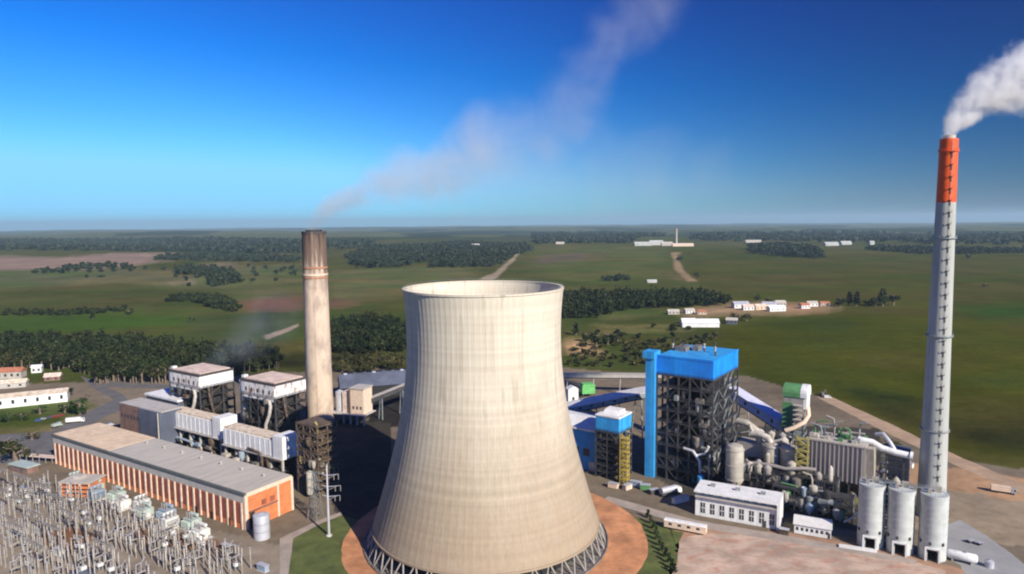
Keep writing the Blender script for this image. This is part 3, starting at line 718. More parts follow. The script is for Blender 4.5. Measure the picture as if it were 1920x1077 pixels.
part('wall', MB().box(-44, -22, 0, 14, 0, 23.4), 'brick_old', part_block); part('wall', MB().box(-22, 0, -.4, 14, 4, 24), 'slate', part_block, label='dark grey half of the wall')
part('roof', MB().box(-44.4, .4, .6, 14.4, 24, 24.6), 'grey_band', part_block)
for k in range(6):
    part('opening', MB().box(-42 + k * 3.4, -40 + k * 3.4, -.1, 0, 16, 18.4), 'mark_dark', part_block)
for k in range(5): part('pier', MB().box(-21.6 + k * 4.8, -20.4 + k * 4.8, .4, 2, 0, 4), 'concrete', part_block)
part('downpipe', MB().bar((-1, -.8, 0), (-1, -.8, 24), .8, 8), 'pipe_pale', part_block)
wl = thing('store_building', 'flat white roofed store just behind the dark brick block', 'building', (-212, 430, 0), -33)
part('wall', MB().box(-36, 0, 0, 18, 0, 23.2), 'slate', wl); part('roof', MB().box(-37, .6, -.8, 18.6, 23.2, 24.4), 'white', wl)
for k in range(5): part('window', MB().box(-33 + k * 6.6, -30 + k * 6.6, -.12, 0, 17, 20), 'glass', wl)

# rusty pipe tower by the hall gable
pt = thing('pipe_tower', 'rusty brown lattice tower crowded with pipes beside the hall gable', 'steel tower', (-96, 331, 0), -33)
steel_tower(pt, 15, 13, 0, 36, 3, 2, 8, 'steel_rust', 'steel_rust', 'steel_rust', .55)
clutter(pt, 15, 13, [2, 6, 10, 15, 20, 25, 29], 44, ['steel_rust', 'machine', 'steel_rust', 'pipe_pale', 'olive_yel'], 21, y_lo=-.12)
part('tank', MB().lathe([(1.4, 2), (1.7, 3), (1.7, 13), (.3, 14)], 16, (-4, -2.2)), 'pipe_pale', pt, True)
# cream coal-handling block by the chimney foot
cb = thing('transfer_house', 'cream block on stilts beside the foot of the old chimney', 'building', (-99.5, 452, 0), -20)
part('wall', MB().box(-10, 0, 0, 11, 8, 24.6), 'cream_trim', cb); part('roof', MB().box(-10.5, .5, -.5, 11.5, 24.6, 25.5), 'grey_band', cb)
part('side_block', MB().box(-17, -10.003, 1, 10, 8, 22), 'pink_roof', cb); part('pipe', MB().bar((-10.2, -.6, 8), (-10.2, -.6, 25), 1.0, 8), 'steel_rust', cb)
part('silo', MB().lathe([(3, 8), (3, 21), (.3, 22.5)], 20, (-21, 4)), 'silver', cb, True)
for k in range(4): part('leg', MB().box(-17 + k * 5.3, -16 + k * 5.3, .5, 1.5, 0, 8), 'concrete', cb)
part('deck', MB().box(-25, 2, -3, 12, 7.3, 7.9), 'concrete', cb)
for k in range(3): part('window', MB().box(-8.6 + k * 2.9, -7.2 + k * 2.9, -.1, 0, 11, 13), 'mark_dark', cb)
ch = thing('coal_shed', 'long slate roofed coal shed behind the cooling tower', 'shed', (-132, 520, 0), 18)
part('roof', MB().prismx([(0, 9), (1, 9.6), (15, 17), (29, 9.6), (30, 9)], 0, 70), 'slate', ch); part('wall', MB().box(.5, 69.5, .8, 29.2, 0, 9), 'dark_recess', ch)
for k in range(9): part('roof_light', MB().box(4 + k * 7.4, 6.6 + k * 7.4, 13.6, 16.4, 16.7, 17.5), 'silver' if k % 3 == 0 else 'slate', ch)

# conveyor galleries
def conveyor(name, label, a, b, m_roof, m_side, w=3.2, h=3., legs=3, windows=0, mw='mark_dark', mleg='steel_grey'):
    a, b = Vector(a), Vector(b); d = b - a; L = d.xy.length
    t = thing(name, label, 'conveyor', (a.x, a.y, 0), math.degrees(math.atan2(d.y, d.x)))
    def sl(poly_z, y0, y1):
        v = [(0, y, a.z + z) for y in (y0, y1) for z in poly_z] + [(L, y, b.z + z) for y in (y0, y1) for z in poly_z]
        return MB().add(v, [(0, 1, 3, 2), (4, 6, 7, 5), (0, 4, 5, 1), (2, 3, 7, 6), (1, 5, 7, 3), (0, 2, 6, 4)])
    part('housing', sl((0, h), -w / 2, w / 2), m_side, t); part('roof', sl((h, h + .3), -w / 2 - .35, w / 2 + .35), m_roof, t)
    part('truss', sl((-.7, 0), -w / 2 - .1, -w / 2 + .2), 'steel_dark', t)
    for k in range(windows):
        f = (k + .5) / windows; z = a.z + (b.z - a.z) * f
        part('window', MB().box(L * f - .9, L * f + .9, -w / 2 - .08, -w / 2, z + h * .35, z + h * .75), mw, t)
    for k in range(legs):
        f = (k + .5) / legs; z = a.z + (b.z - a.z) * f; q = MB()
        for s in (-1, 1): q.bar((L * f - .8, s * w * .7, 0), (L * f, s * w * .35, z - .1), .55)
        for zz in np.arange(3, z - 1, 4): q.bar((L * f - .8 + .8 * zz / z, -w * .7 + w * .35 * zz / z, zz), (L * f - .8 + .8 * zz / z, w * .7 - w * .35 * zz / z, zz), .3)
        part('trestle', q, mleg, t)
    return t
conveyor('conveyor_gallery', 'thin pale conveyor gallery rising from the cream block behind the tower', (-97, 462, 14), (-60, 500, 22), 'pipe_pale', 'steel_dark', 3, 2.6, 3)
def P(px, py, z): return at(px, py, z)
conveyor('conveyor_gallery', 'broad silver gallery between the cooling tower and the blue boiler house', P(1050, 772, 18), P(1218, 738, 26), 'pipe_white', 'steel_grey', 13, 3.0, 4, 8)
conveyor('conveyor_gallery', 'far grey conveyor on trestles behind the silver gallery', P(1040, 707, 12), P(1240, 708, 14), 'grey_band', 'grey_band', 4, 2.6, 4, 0, mleg='concrete')
conveyor('conveyor_gallery', 'pale blue gallery with dark square windows sloping down from the boiler house', P(1372, 742, 24), P(1470, 806, 14), 'violet', 'violet', 8, 5.5, 2, 4)
g = thing('hopper_house', 'bright green hopper house on the coal yard behind the silver gallery', 'building', (*P(1104, 746, 0)[:2], 0), 10)
part('body', MB().box(-5, 5, 0, 7, 3, 9), 'lime', g); part('roof', MB().prism([(-5.4, 9), (5.4, 9), (4.4, 10.4), (-4.4, 10.4)], -.4, 7.4), 'lime', g)
for sx in (-4.5, 4.5):
    for sy in (.5, 6.5): part('leg', MB().box(sx - .3, sx + .3, sy - .3, sy + .3, 0, 3), 'steel_dark', g)
g = thing('drive_house', 'small white drive house at the end of the silver gallery', 'building', (*P(1075, 752, 0)[:2], 0), 15)
part('wall', MB().box(-4, 4, 0, 6, 0, 9), 'white', g); part('roof', MB().prism([(-4.3, 9), (4.3, 9), (0, 11)], -.3, 6.3), 'white', g); part('door', MB().box(-1, 1, -.1, 0, 0, 3), 'mark_dark', g)

# -------- blue boiler house
bh = thing('boiler_house', 'tall dark steel boiler house under a big bright blue top', 'boiler house', (99.5, 338.5, 0), -36)
L, W = 30, 38
part('penthouse', MB().box(-L, 0, 0, W, 55.6, 64.8), 'blue', bh)
part('roof', MB().box(-L + .4, -.4, .4, W - .4, 64.8, 65.3), 'blue2', bh)
part('edge_trim', MB().box(-L - .15, .15, -.2, .2, 64.5, 65.5).box(-.2, .15, .2, W, 64.51, 65.51), 'blue', bh)
part('lift_shaft', MB().box(-L - 5.2, -L - .2, -2.6, 2.2, 0, 66.5), 'blue2', bh)
part('shaft_cap', MB().box(-L - 6.6, -L - .0, -3.4, 4.2, 63.5, 67.2), 'blue2', bh)
steel_tower(bh, L, W, 0, 55.6, 5, 5, 9, 'steel_dark', 'steel_dark', 'steel_grey', .8)
part('furnace', MB().box(-L * .8, -L * .18, W * .2, W * .85, 12, 55.5), 'dark_recess', bh)
clutter(bh, L, W, [1, 7, 13, 19, 25, 31, 37, 43], 46, ['steel_dark', 'machine', 'steel_dark', 'steel_grey', 'machine'], 31, y_lo=-.02, y_hi=.2)
clutter(bh, 8, W, [7, 13, 19, 25, 31, 37, 43, 48], 20, ['steel_grey', 'machine', 'silver'], 32, y_lo=.05, y_hi=.9)
for k in range(9):
    x = -4 - k * 2.7; y = 14 + (k * 7) % 15; hgt = 1.6 + (k % 3) * 1.2
    b = MB().lathe([(.45, 65.2), (.45, 65.2 + hgt), (.75, 65.3 + hgt), (.75, 65.7 + hgt), (.1, 66 + hgt)], 10, (x - (6 if k > 4 else 0), y)); part('roof_vent', b, ['steel_rust', 'pipe_pale', 'steel_dark'][k % 3], bh)
b = MB().box(-27, -21, 16, 24, 65.3, 67.6).box(-19, -16, 21, 27, 65.3, 68); part('roof_house', b, 'machine', bh)
part('steam_drum', MB().tube([(-8, -1.2, 16), (-3, -1.2, 18), (-1.2, -1.2, 22)], 1.3, 10), 'white', bh, True)
part('duct', MB().tube([(-14, -2, 19), (-9, -2, 18.4), (-5.5, -2, 14), (-5, -2, 8)], 1.5, 8), 'silver', bh, True)
part('tank', MB().lathe([(1.7, 1), (1.7, 7), (.3, 8)], 16, (-4, -4)), 'cyan', bh, True)
part('stack_pipe', MB().bar((-1, -1, 0), (-1, -1, 18), .5, 8), 'silver', bh)

# small blue-topped tower with yellow stair
sb = thing('transfer_tower', 'smaller blue topped tower with a yellow stair up its corner', 'transfer tower', (54.5, 349.5, 0), -36)
L, W = 13.5, 14.5
part('penthouse', MB().box(-L, 0, 0, W, 25.4, 33), 'blue2', sb); part('roof', MB().box(-L - .3, .3, -.3, W + .3, 33, 33.7), 'white', sb)
part('roof_house', MB().prismx([(4, 33.7), (13, 33.7), (13, 35.4), (8, 35.2)], -12, -3), 'white', sb)
steel_tower(sb, L, W, 0, 25.4, 2, 2, 7, 'steel_dark', 'steel_dark', 'steel_grey', .6)
clutter(sb, L, W, [1, 5, 9, 13, 17, 20], 22, ['machine', 'steel_grey', 'steel_dark', 'steel_rust'], 41, y_lo=-.05)
sg = thing('stair_tower', 'yellow stair tower against the smaller blue topped tower', 'stair tower', (57.0, 346.2, 0), -36)
for sx in (-2, 2):
    for sy in (-1.2, 1.2): part('column', MB().bar((sx, sy, 0), (sx, sy, 26), .3), 'yellow', sg)
for k in range(10):
    part('landing', MB().box(-2.2, 2.2, -1.4, 1.4, 2.4 + k * 2.4, 2.6 + k * 2.4), 'yellow', sg)
    s = 1 if k % 2 else -1; part('flight', MB().bar((-1.8 * s, -1.0, k * 2.4 + .2), (1.8 * s, -1.0, k * 2.4 + 2.4), .55), 'olive_yel', sg)
    part('railing', MB().bar((-2.2, -1.4, 3.4 + k * 2.4), (2.2, -1.4, 3.4 + k * 2.4), .12).bar((2.2, -1.4, 3.4 + k * 2.4), (2.2, 1.4, 3.4 + k * 2.4), .12), 'yellow', sg)
tb = thing('turbine_building', 'blue walled building with a white roof peeping out behind the cooling tower', 'building', (44.5, 363, 0), -36)
part('wall', MB().box(-60, 0, 0, 26, 0, 22), 'blue2', tb); part('roof', MB().prismx([(-.8, 22), (26.8, 22), (26.8, 23), (13, 25.6), (-.8, 23)], -60.6, .6), 'white', tb)
for k in range(8): part('window', MB().box(-57 + k * 7, -53 + k * 7, -.1, 0, 8, 12), 'glass', tb)
part('door', MB().box(-4.4, -.8, -.12, 0, 0, 5), 'silver', tb)

# -------- flue gas plant
gt = thing('hopper_tower', 'rounded green and grey tower with a yellow chute behind the filter house', 'tower', (*at(1503, 866, 0)[:2], 0), -33)
gt.scale = (1.15, 1.15, 1.06)
part('casing', MB().box(-9, 0, 0, 10, 22, 37), 'mauve', gt)
pf = [(0, 34)] + [(5 - 5 * math.cos(a), 36 + 4.2 * math.sin(a)) for a in np.linspace(.1, math.pi - .1, 9)] + [(10, 34)]
part('hood', MB().prismx([(a - .35 if a < 5 else a + .35, b) for a, b in pf], -9.6, -1.5), 'green', gt); part('hood_end', MB().prismx([(a - .4 if a < 5 else a + .4, b + .15) for a, b in pf], -1.5, 1.6), 'white', gt)
part('side_panel', MB().box(-9.5, -5, -.5, 0, 18, 31), 'green', gt)
part('end_panel', MB().box(0, 1.3, .5, 9.5, 28, 35), 'white', gt)
part('chute', MB().tube([(1.4, 3, 29), (2.2, 1, 25), (1, -2, 22), (-3, -4, 19), (-7, -5, 17)], 2.3, 10), 'cream_trim', gt, True)
steel_tower(gt, 9, 10, 0, 22, 2, 2, 5, 'steel_dark', 'steel_grey', 'steel_grey', .6)
for k in range(5): part('landing', MB().box(-4.2, -.4, -2.6, -.4, 20 + k * 2.5, 20.5 + k * 2.5), 'pipe_pale', gt)

fh = thing('filter_house', 'big ribbed grey filter house on dark legs behind the silos', 'filter house', (160.5, 308, 0), -36)
L, W = 25, 14
part('casing', MB().box(-L, 0, 0, W, 13, 30.5), 'mauve', fh)
for k in range(13): part('rib', MB().box(-L + .2 + k * 1.95, -L + .65 + k * 1.95, -.4, 0, 13.2, 30.3), 'mauve', fh)
for k in range(7): part('rib', MB().box(0, .4, .4 + k * 2.1, .85 + k * 2.1, 13.2, 30.3), 'mauve', fh)
part('roof', MB().box(-L - .4, .4, -.5, W + .4, 30.5, 31.2), 'pipe_pale', fh)
for k in range(4):
    x = -L + 3 + k * 6
    for yy in (3.6, 10.4): part('hopper', MB().add([(x - 2.8, yy - 3.2, 13), (x + 2.8, yy - 3.2, 13), (x + 2.8, yy + 3.2, 13), (x - 2.8, yy + 3.2, 13), (x - .4, yy - .4, 7.6), (x + .4, yy - .4, 7.6), (x + .4, yy + .4, 7.6), (x - .4, yy + .4, 7.6)], [(0, 1, 2, 3), (7, 6, 5, 4), (0, 4, 5, 1), (1, 5, 6, 2), (2, 6, 7, 3), (3, 7, 4, 0)]), 'steel_rust', fh)
for k in range(5):
    for yy in (.4, W - .4): part('leg', MB().box(-L + k * L / 4 - .35, -L + k * L / 4 + .35, yy - .35, yy + .35, 0, 13), 'steel_dark', fh)
part('gantry', MB().box(-L, 0, -1.6, -.1, 6, 6.25).box(-L, 0, -1.7, -1.6, 6.25, 7.3), 'olive_yel', fh)
clutter(fh, L, W, [.1, 2, 4, 6.5], 34, ['steel_dark', 'machine', 'steel_black', 'olive_yel', 'steel_dark'], 74, y_lo=-.1)
clutter(fh, L, W, [31.1, 31.3], 16, ['green', 'pipe_pale', 'beige', 'steel_grey', 'mauve'], 75, names=('duct', 'pipe'), y_lo=.1)
for k in range(8): part('roof_box', MB().cbox((-L + 2 + (k % 4) * 6, 3 + (k // 4) * 6, 31.2), 2.2, 1.8, 1.3), ['green', 'pipe_pale'][k % 2], fh)
part('end_duct', MB().prismx([(2, 30), (12, 30), (9, 15), (5, 15)], .4, 3.4), 'beige', fh)
sp = thing('stair_tower', 'olive yellow zigzag stair tower beside the ribbed filter house', 'stair tower', (136.6, 319, 0), -36)
for sx in (-2.6, 2.6):
    for sy in (-1.5, 1.5): part('column', MB().bar((sx, sy, 0), (sx, sy, 33), .35), 'olive_yel', sp)
for k in range(11):
    part('landing', MB().box(-2.8, 2.8, -1.7, 1.7, 2.6 + k * 2.9, 2.85 + k * 2.9), 'olive_yel', sp); s = 1 if k % 2 else -1
    part('flight', MB().bar((-2.3 * s, -1.5, k * 2.9 + .2), (2.3 * s, -1.5, k * 2.9 + 2.7), .7), 'olive_yel', sp)
    part('railing', MB().bar((-2.8, -1.7, 3.7 + k * 2.9), (2.8, -1.7, 3.7 + k * 2.9), .15), 'yellow', sp)
fd = thing('flue_duct', 'bright white flue duct running from the filter house towards the chimney', 'duct', (167, 314, 0), -30)
part('duct', MB().tube([(-6, 0, 32), (0, -.5, 31.5), (4, -1, 29.5), (9, -1.5, 28.6), (16, -2, 28)], 3.0, 14), 'white', fd, True)
part('bend', MB().tube([(1, 5, 34), (4, 4, 35), (7, 2, 32), (9, 1, 29)], 1.9, 12), 'silver', fd, True)
part('flange', MB().tube([(15.2, -1.95, 28.1), (16.4, -2, 28)], 4.0, 14), 'white', fd)
for x in (6, 13): part('support', MB().bar((x, -1.6, 0), (x, -1.6, 27), .7), 'steel_dark', fd)
sc = thing('scrubber_block', 'dark grey clad scrubber block beneath the white flue duct', 'building', (182, 311, 0), -36)
part('casing', MB().box(-11, 0, 0, 11, 3, 26), 'machine', sc)
for k in range(5): part('band', MB().box(-11.2, .2, -.2, 11.2, 5 + k * 4.6, 5.3 + k * 4.6), 'steel_grey', sc)
part('roof', MB().box(-11.4, .4, -.4, 11.4, 26, 26.8), 'slate', sc); clutter(sc, 14, 6, [1, 5, 9, 13], 14, ['silver', 'steel_dark', 'machine', 'pipe_pale'], 51, y_lo=-.6, y_hi=-.1)
for k in range(4): part('leg', MB().box(-11 + k * 3.5, -10.4 + k * 3.5, .2, .8, 0, 3), 'steel_dark', sc)
av = thing('beige_vessel', 'tall beige vessel with a conical foot beside the blue boiler house', 'vessel', (107.0, 326, 0), -30)
part('shell', MB().lathe([(.8, 2.5), (1.6, 5), (4.0, 9), (4.2, 10), (4.2, 25), (3.6, 26.6), (1.2, 27.6)], 28), 'beige', av, True)
for z in (10, 17, 24.6): part('band', MB().lathe([(4.2, z), (4.5, z), (4.5, z + .4), (4.2, z + .4)], 28, cap=(False, False)), 'pipe_pale', av)
for a in range(4): part('leg', MB().bar((3.9 * math.cos(a * 1.571 + .5), 3.9 * math.sin(a * 1.571 + .5), 0), (3.9 * math.cos(a * 1.571 + .5), 3.9 * math.sin(a * 1.571 + .5), 10), .5), 'steel_dark', av)
ab = thing('absorber_unit', 'pair of pale cylindrical absorbers on a dark steel frame', 'absorber', (134, 320.5, 0), -36)
for x, y in ((-12.5, 1), (-4.2, 1)):
    part('drum', MB().lathe([(1, 8.5), (4.0, 12.5), (4.0, 25), (3.6, 25.8), (.2, 26.4)], 28, (x, y + 4)), 'beige', ab, True)
    part('collar', MB().lathe([(4, 24.2), (4.5, 24.2), (4.5, 25.2), (4, 25.2)], 28, (x, y + 4), (False, False)), 'pipe_pale', ab)
steel_tower(ab, 17.5, 10, 0, 12, 3, 2, 3, 'steel_dark', 'steel_dark', 'steel_grey', .6)
part('header', MB().tube([(-22, 4, 29), (-18.5, 4, 29.5), (-14, 4, 28.4), (-12.5, 4, 26)], 3.2, 12), 'pipe_pale', ab, True)
part('header', MB().tube([(-20.5, 4, 29), (-22.3, 4, 31.5), (-23, 4, 33.5)], 1.8, 10), 'beige', ab, True)
part('header', MB().tube([(-12, 5, 26.2), (-8, 5, 28), (-4, 5, 26.2)], 1.6, 10), 'pipe_pale', ab, True)
part('curved_pipe', MB().tube([(-9.5, -1.8, 12), (-8.6, -2.2, 8.5), (-6, -2.4, 6.5), (-2, -2.4, 6)], 1.1, 10), 'cream_trim', ab, True)
clutter(ab, 17, 9, [.5, 4, 8], 20, ['steel_dark', 'machine', 'olive_yel', 'steel_grey', 'pipe_pale'], 61, y_lo=-.3, y_hi=.5)
eq = thing('equipment_frame', 'dark steel equipment frame crammed with ducts behind the pipe rack', 'steel frame', (147, 306, 0), -34)
steel_tower(eq, 40, 9, 0, 15, 8, 2, 3, 'steel_dark', 'steel_dark', 'steel_grey', .5)
clutter(eq, 40, 9, [.3, 3, 5.5, 8, 10.5], 60, ['steel_dark', 'machine', 'mauve', 'steel_grey', 'beige', 'machine', 'steel_dark', 'olive_yel'], 71, y_lo=-.12)
for k, (dx, hh, rr) in enumerate(((-35, 19, 1.7), (-31, 23, 1.2), (-20, 21, 2.0), (-8, 18, 1.5), (-3, 22, 1.1))):
    part('vessel', MB().lathe([(rr * .4, 6), (rr, 8), (rr, hh - 1), (rr * .3, hh)], 16, (dx, 2.5)), ['mauve', 'beige', 'beige', 'mauve', 'pipe_pale'][k], eq, True)
part('duct', MB().tube([(-38, 1, 17), (-30, 0, 18), (-22, 0, 17.5), (-14, 1, 19), (-9, 2, 19)], 1.7, 10), 'mauve', eq, True)
db = thing('duct_bank', 'big tan duct bank joining the dark boiler house to the absorbers', 'duct bank', (118, 338, 0), -36)
part('duct', MB().box(-6, 10, 0, 8, 17, 24), 'mauve', db); part('duct', MB().tube([(-7, 3, 33), (-2, 2, 33), (3, 2, 30), (5, 2, 24)], 3.6, 12), 'beige', db, True); part('duct', MB().tube([(9, 4, 21), (14, 3, 24), (17, 2, 28)], 3.2, 12), 'pipe_pale', db, True)
steel_tower(db, 8, 8, 0, 17, 2, 2, 4, 'steel_dark', 'steel_grey', 'steel_grey', .5); clutter(db, 8, 8, [1, 5, 9, 12], 16, ['machine', 'beige', 'steel_grey'], 73)
for k_, (fx, fy, fl, fw, fh_, lab) in enumerate(((160, 332, 30, 12, 19, 'dark steel frame of fans and ducts between the green tower and the filter house'), (137, 338, 18, 12, 23, 'dark steel frame with grey vessels behind the pale absorbers'), (122, 318, 14, 8, 14, 'low dark frame of pumps before the tan duct bank'))):
    ef = thing('equipment_frame', lab, 'steel frame', (fx, fy, 0), -35)
    steel_tower(ef, fl, fw, 0, fh_, 4, 2, 4, 'steel_dark', 'steel_black', 'steel_grey', .5)
    clutter(ef, fl, fw, [.2, fh_ * .25, fh_ * .5, fh_ * .72], 34, ['machine', 'mauve', 'steel_dark', 'beige', 'steel_black', 'steel_grey'], 80 + k_, y_lo=-.1)
    part('back_panel', MB().box(-fl + .5, -.5, fw * .8, fw * .84, .5, fh_ - 1), 'steel_black', ef)
    for q_ in range(3): part('vessel', MB().lathe([(.8, fh_ - 5), (1.9, fh_ - 3), (1.9, fh_ + 3), (.4, fh_ + 4.2)], 18, (-fl * (.2 + .3 * q_), fw * .4)), ['mauve', 'beige', 'pipe_pale'][q_], ef, True)
pr = thing('pipe_rack', 'low dark pipe rack with green and blue pipes behind the white control building', 'pipe rack', (150, 296.5, 0), -33)
steel_tower(pr, 34, 7, 0, 11, 7, 1, 3, 'steel_dark', 'steel_dark', 'steel_grey', .5)
clutter(pr, 34, 7, [.3, 3.7, 7.3], 34, ['steel_dark', 'machine', 'silver', 'steel_grey', 'tx_blue', 'pipe_pale', 'green'], 62, y_lo=-.1)
part('slanted_pipe', MB().tube([(-3, -2, 1), (.5, -2.4, 4), (3.5, -2, 8)], .9, 8), 'white', pr, True)

# -------- white control building and low building
wb = thing('control_building', 'white two storey control building with tall windows and roof canopy', 'building', (115.4, 290.2, 0), -27)
L, W, H = 36.5, 14, 12.2
part('wall', MB().box(-L, -1.2, 1.1, W, 0, 9.2).box(-L, -1.2, 2.3, W, 9.2, H - .7), 'white', wb)
part('end_wall', MB().box(-1.2, 0, -.4, W + .2, 0, H), 'white', wb)
part('roof', MB().box(-L - .4, -1.2, -.6, W + .3, H - .7, H - .05), 'white', wb)
part('canopy', MB().box(-L, -1.2, -.4, 1.1, 9.2, 9.6), 'grey_band', wb)
for k in range(8): 
    w = part('window', MB().box(-L + 2.4 + k * 4.25, -L + 4.4 + k * 4.25, 1.02, 1.1, 1.6, 6.4), 'glass', wb)
    part('mullion', MB().box(-L + 3.3 + k * 4.25, -L + 3.5 + k * 4.25, .94, 1.02, 1.6, 6.4).box(-L + 2.4 + k * 4.25, -L + 4.4 + k * 4.25, .93, 1.01, 3.9, 4.15), 'white', w)
for k in range(9): part('vent', MB().box(-L + 2 + k * 3.8, -L + 4 + k * 3.8, 2.2, 2.3, 9.9, 11), 'mark_dark', wb)
part('door', MB().box(-7.2, -5.6, .98, 1.05, 0, 3), 'mark_dark', wb)
for k in range(3): part('roof_unit', MB().cbox((-8 - k * 11, 8, H - .05), 2.2, 1.6, 1.1), 'steel_grey', wb)
lb = thing('low_building', 'low white building with a row of small dark windows near the silos', 'building', (134.2, 282.3, 0), -25)
part('wall', MB().box(-14.5, 0, 0, 10, 0, 4), 'white', lb)
part('roof', MB().prism([(-15, 4), (.4, 4), (.4, 4.3), (-15, 4.3)], -.6, 10.4).prismx([(-.6, 4.3), (10.4, 4.3), (5, 6.2)], -15, .4), 'pipe_white', lb)
for k in range(7): part('window', MB().box(-13.8 + k * 1.95, -12.8 + k * 1.95, -.08, 0, 1.5, 2.9), 'glass', lb)
part('door', MB().box(-1.3, -.3, -.09, 0, 0, 2.4), 'mark_dark', lb)
tr_ = thing('site_trailer', 'long cream site trailer parked on the grass edge', 'trailer', (*at(1285, 996, 0)[:2], 0), -27)
part('body', MB().box(-9, 9, -1.5, 1.5, .9, 3.8), 'cream_trim', tr_); part('roof', MB().prismx([(-1.6, 3.8), (1.6, 3.8), (1.2, 4.15), (-1.2, 4.15)], -9.1, 9.1), 'white', tr_)
for x in (-6, 6): part('wheel', MB().bar((x, -1.45, .5), (x, -1.1, .5), 1.0, 14), 'tyre', tr_)
for k in range(4): part('window', MB().box(-7 + k * 4, -5.6 + k * 4, -1.56, -1.5, 2.1, 3.1), 'glass', tr_)

# ================================================================== transformers and switchyard
HO = Vector((-118.4, 295.4)); HU = Vector((math.cos(R(-32)), math.sin(R(-32)))); HV = Vector((-HU.y, HU.x))
def hp(a, b): q = HO + HU * a + HV * b; return (q.x, q.y, 0)
def transformer(m, label, group):
    t = thing('transformer', label, 'transformer', (0, 0, 0), 0, group)
    b = MB().box(-3, 3, -1.8, 1.8, .6, 4.4).box(-3.2, 3.2, -2, 2, 4.4, 4.7)
    for k in range(5): b.box(-2.8 + k * 1.35, -2.6 + k * 1.35, -1.95, -1.8, .8, 4.3)
    part('tank', b, m, t)
    for s in (-1, 1):
        r = MB()
        for k in range(9): r.box(-2.6 + k * .62, -2.45 + k * .62, s * 2.1 if s > 0 else -3.4, 3.4 if s > 0 else -2.1, 1.1, 4.0)
        part('radiator', r, m, t)
    part('conservator', MB().bar((-2.4, 1.4, 6), (2.6, 1.4, 6), 1.5, 14), m, t, True)
    for k in range(3):
        b = MB(); pr = []
        for z in np.arange(4.7, 7.2, .28): pr += [(.28, z), (.42, z + .08), (.28, z + .16)]
        b.lathe(pr + [(.1, 7.4)], 10, (-1.8 + k * 1.8, -.8)); part('bushing', b, 'porcelain', t)
    part('plinth', MB().box(-3.8, 3.8, -3.6, 3.6, 0, .6), 'concrete', t)
    part('control_box', MB().box(3.2, 4.0, -1, .6, 1, 3), 'tx_white', t)
    return t
protos = [transformer(G[m], l, g_) for m, l, g_ in (
    ('tx_green', 'pale green power transformer in the row before the brick hall', 'green power transformers'),
    ('tx_white', 'white power transformer in the row before the brick hall', 'white power transformers'),
    ('tx_blue', 'blue grey power transformer in the row before the brick hall', 'blue grey power transformers'))]
seq = [0, 1, 0, 2, 0, 1, 1, 0, 2, 1, 0, 1]; used = set()
for k, s in enumerate(seq):
    loc = hp(-124 + k * 10.2 + random.uniform(-1.5, 1.5), -11 - (k % 2) * 4.5); rot = -32 + 90 * (k % 3 == 0)
    if s in used: dup(protos[s], loc, rot)
    else: used.add(s); protos[s].location = loc; protos[s].rotation_euler = (0, 0, R(rot))

def ribbed(b, x, y, z0, z1, r=.24, step=.45):
    pr = []
    for z in np.arange(z0, z1 - step * .6, step): pr += [(r * .6, z), (r, z + step * .35), (r * .6, z + step * .7)]
    return b.lathe(pr, 7, (x, y), (False, True))
def yard_post(h):
    t = thing('insulator_post', 'slim grey insulator post in the crowded switchyard', 'post', (0, 0, 0), 0, 'switchyard insulator posts')
    part('pedestal', MB().box(-.2, .2, -.2, .2, 0, h * .5), 'post', t); part('insulator', ribbed(MB(), 0, 0, h * .5, h, .34, .7), 'porcelain', t)
    part('cap', MB().cbox((0, 0, h), .9, .5, .3), 'silver', t); return t
def yard_switch():
    t = thing('disconnect_switch', 'three pole disconnector with silver arms in the switchyard', 'switch', (0, 0, 0), 0, 'switchyard disconnectors')
    part('frame', MB().box(-2.2, 2.2, -.25, .25, 3.2, 3.6).box(-1.9, -1.6, -.2, .2, 0, 3.2).box(1.6, 1.9, -.2, .2, 0, 3.2), 'post', t)
    for x in (-2, 0, 2): part('insulator', ribbed(MB(), x, 0, 3.6, 6.4, .4, .6), 'porcelain', t)
    part('arm', MB().bar((-2.1, 0, 6.6), (.2, 0, 6.6), .22).bar((.2, 0, 6.6), (1.7, 0, 8.2), .2), 'silver', t); return t
def yard_breaker():
    t = thing('circuit_breaker', 'grey boxed circuit breaker with tee head in the switchyard', 'breaker', (0, 0, 0), 0, 'switchyard circuit breakers')
    part('stand', MB().box(-.8, -.55, -.3, .3, 0, 2.2).box(.55, .8, -.3, .3, 0, 2.2), 'steel_grey', t); part('box', MB().box(-1, 1, -.7, .7, 2.2, 3.5), 'tx_white', t)
    part('insulator', ribbed(MB(), 0, 0, 3.5, 6.2, .45, .6), 'porcelain', t); part('head', MB().bar((-1.5, 0, 6.5), (1.5, 0, 6.5), .75, 10), 'porcelain', t); return t
yp = [yard_post(7.5), yard_post(9.2), yard_post(6.0), yard_switch(), yard_breaker()]; used = set(); cnt = 0
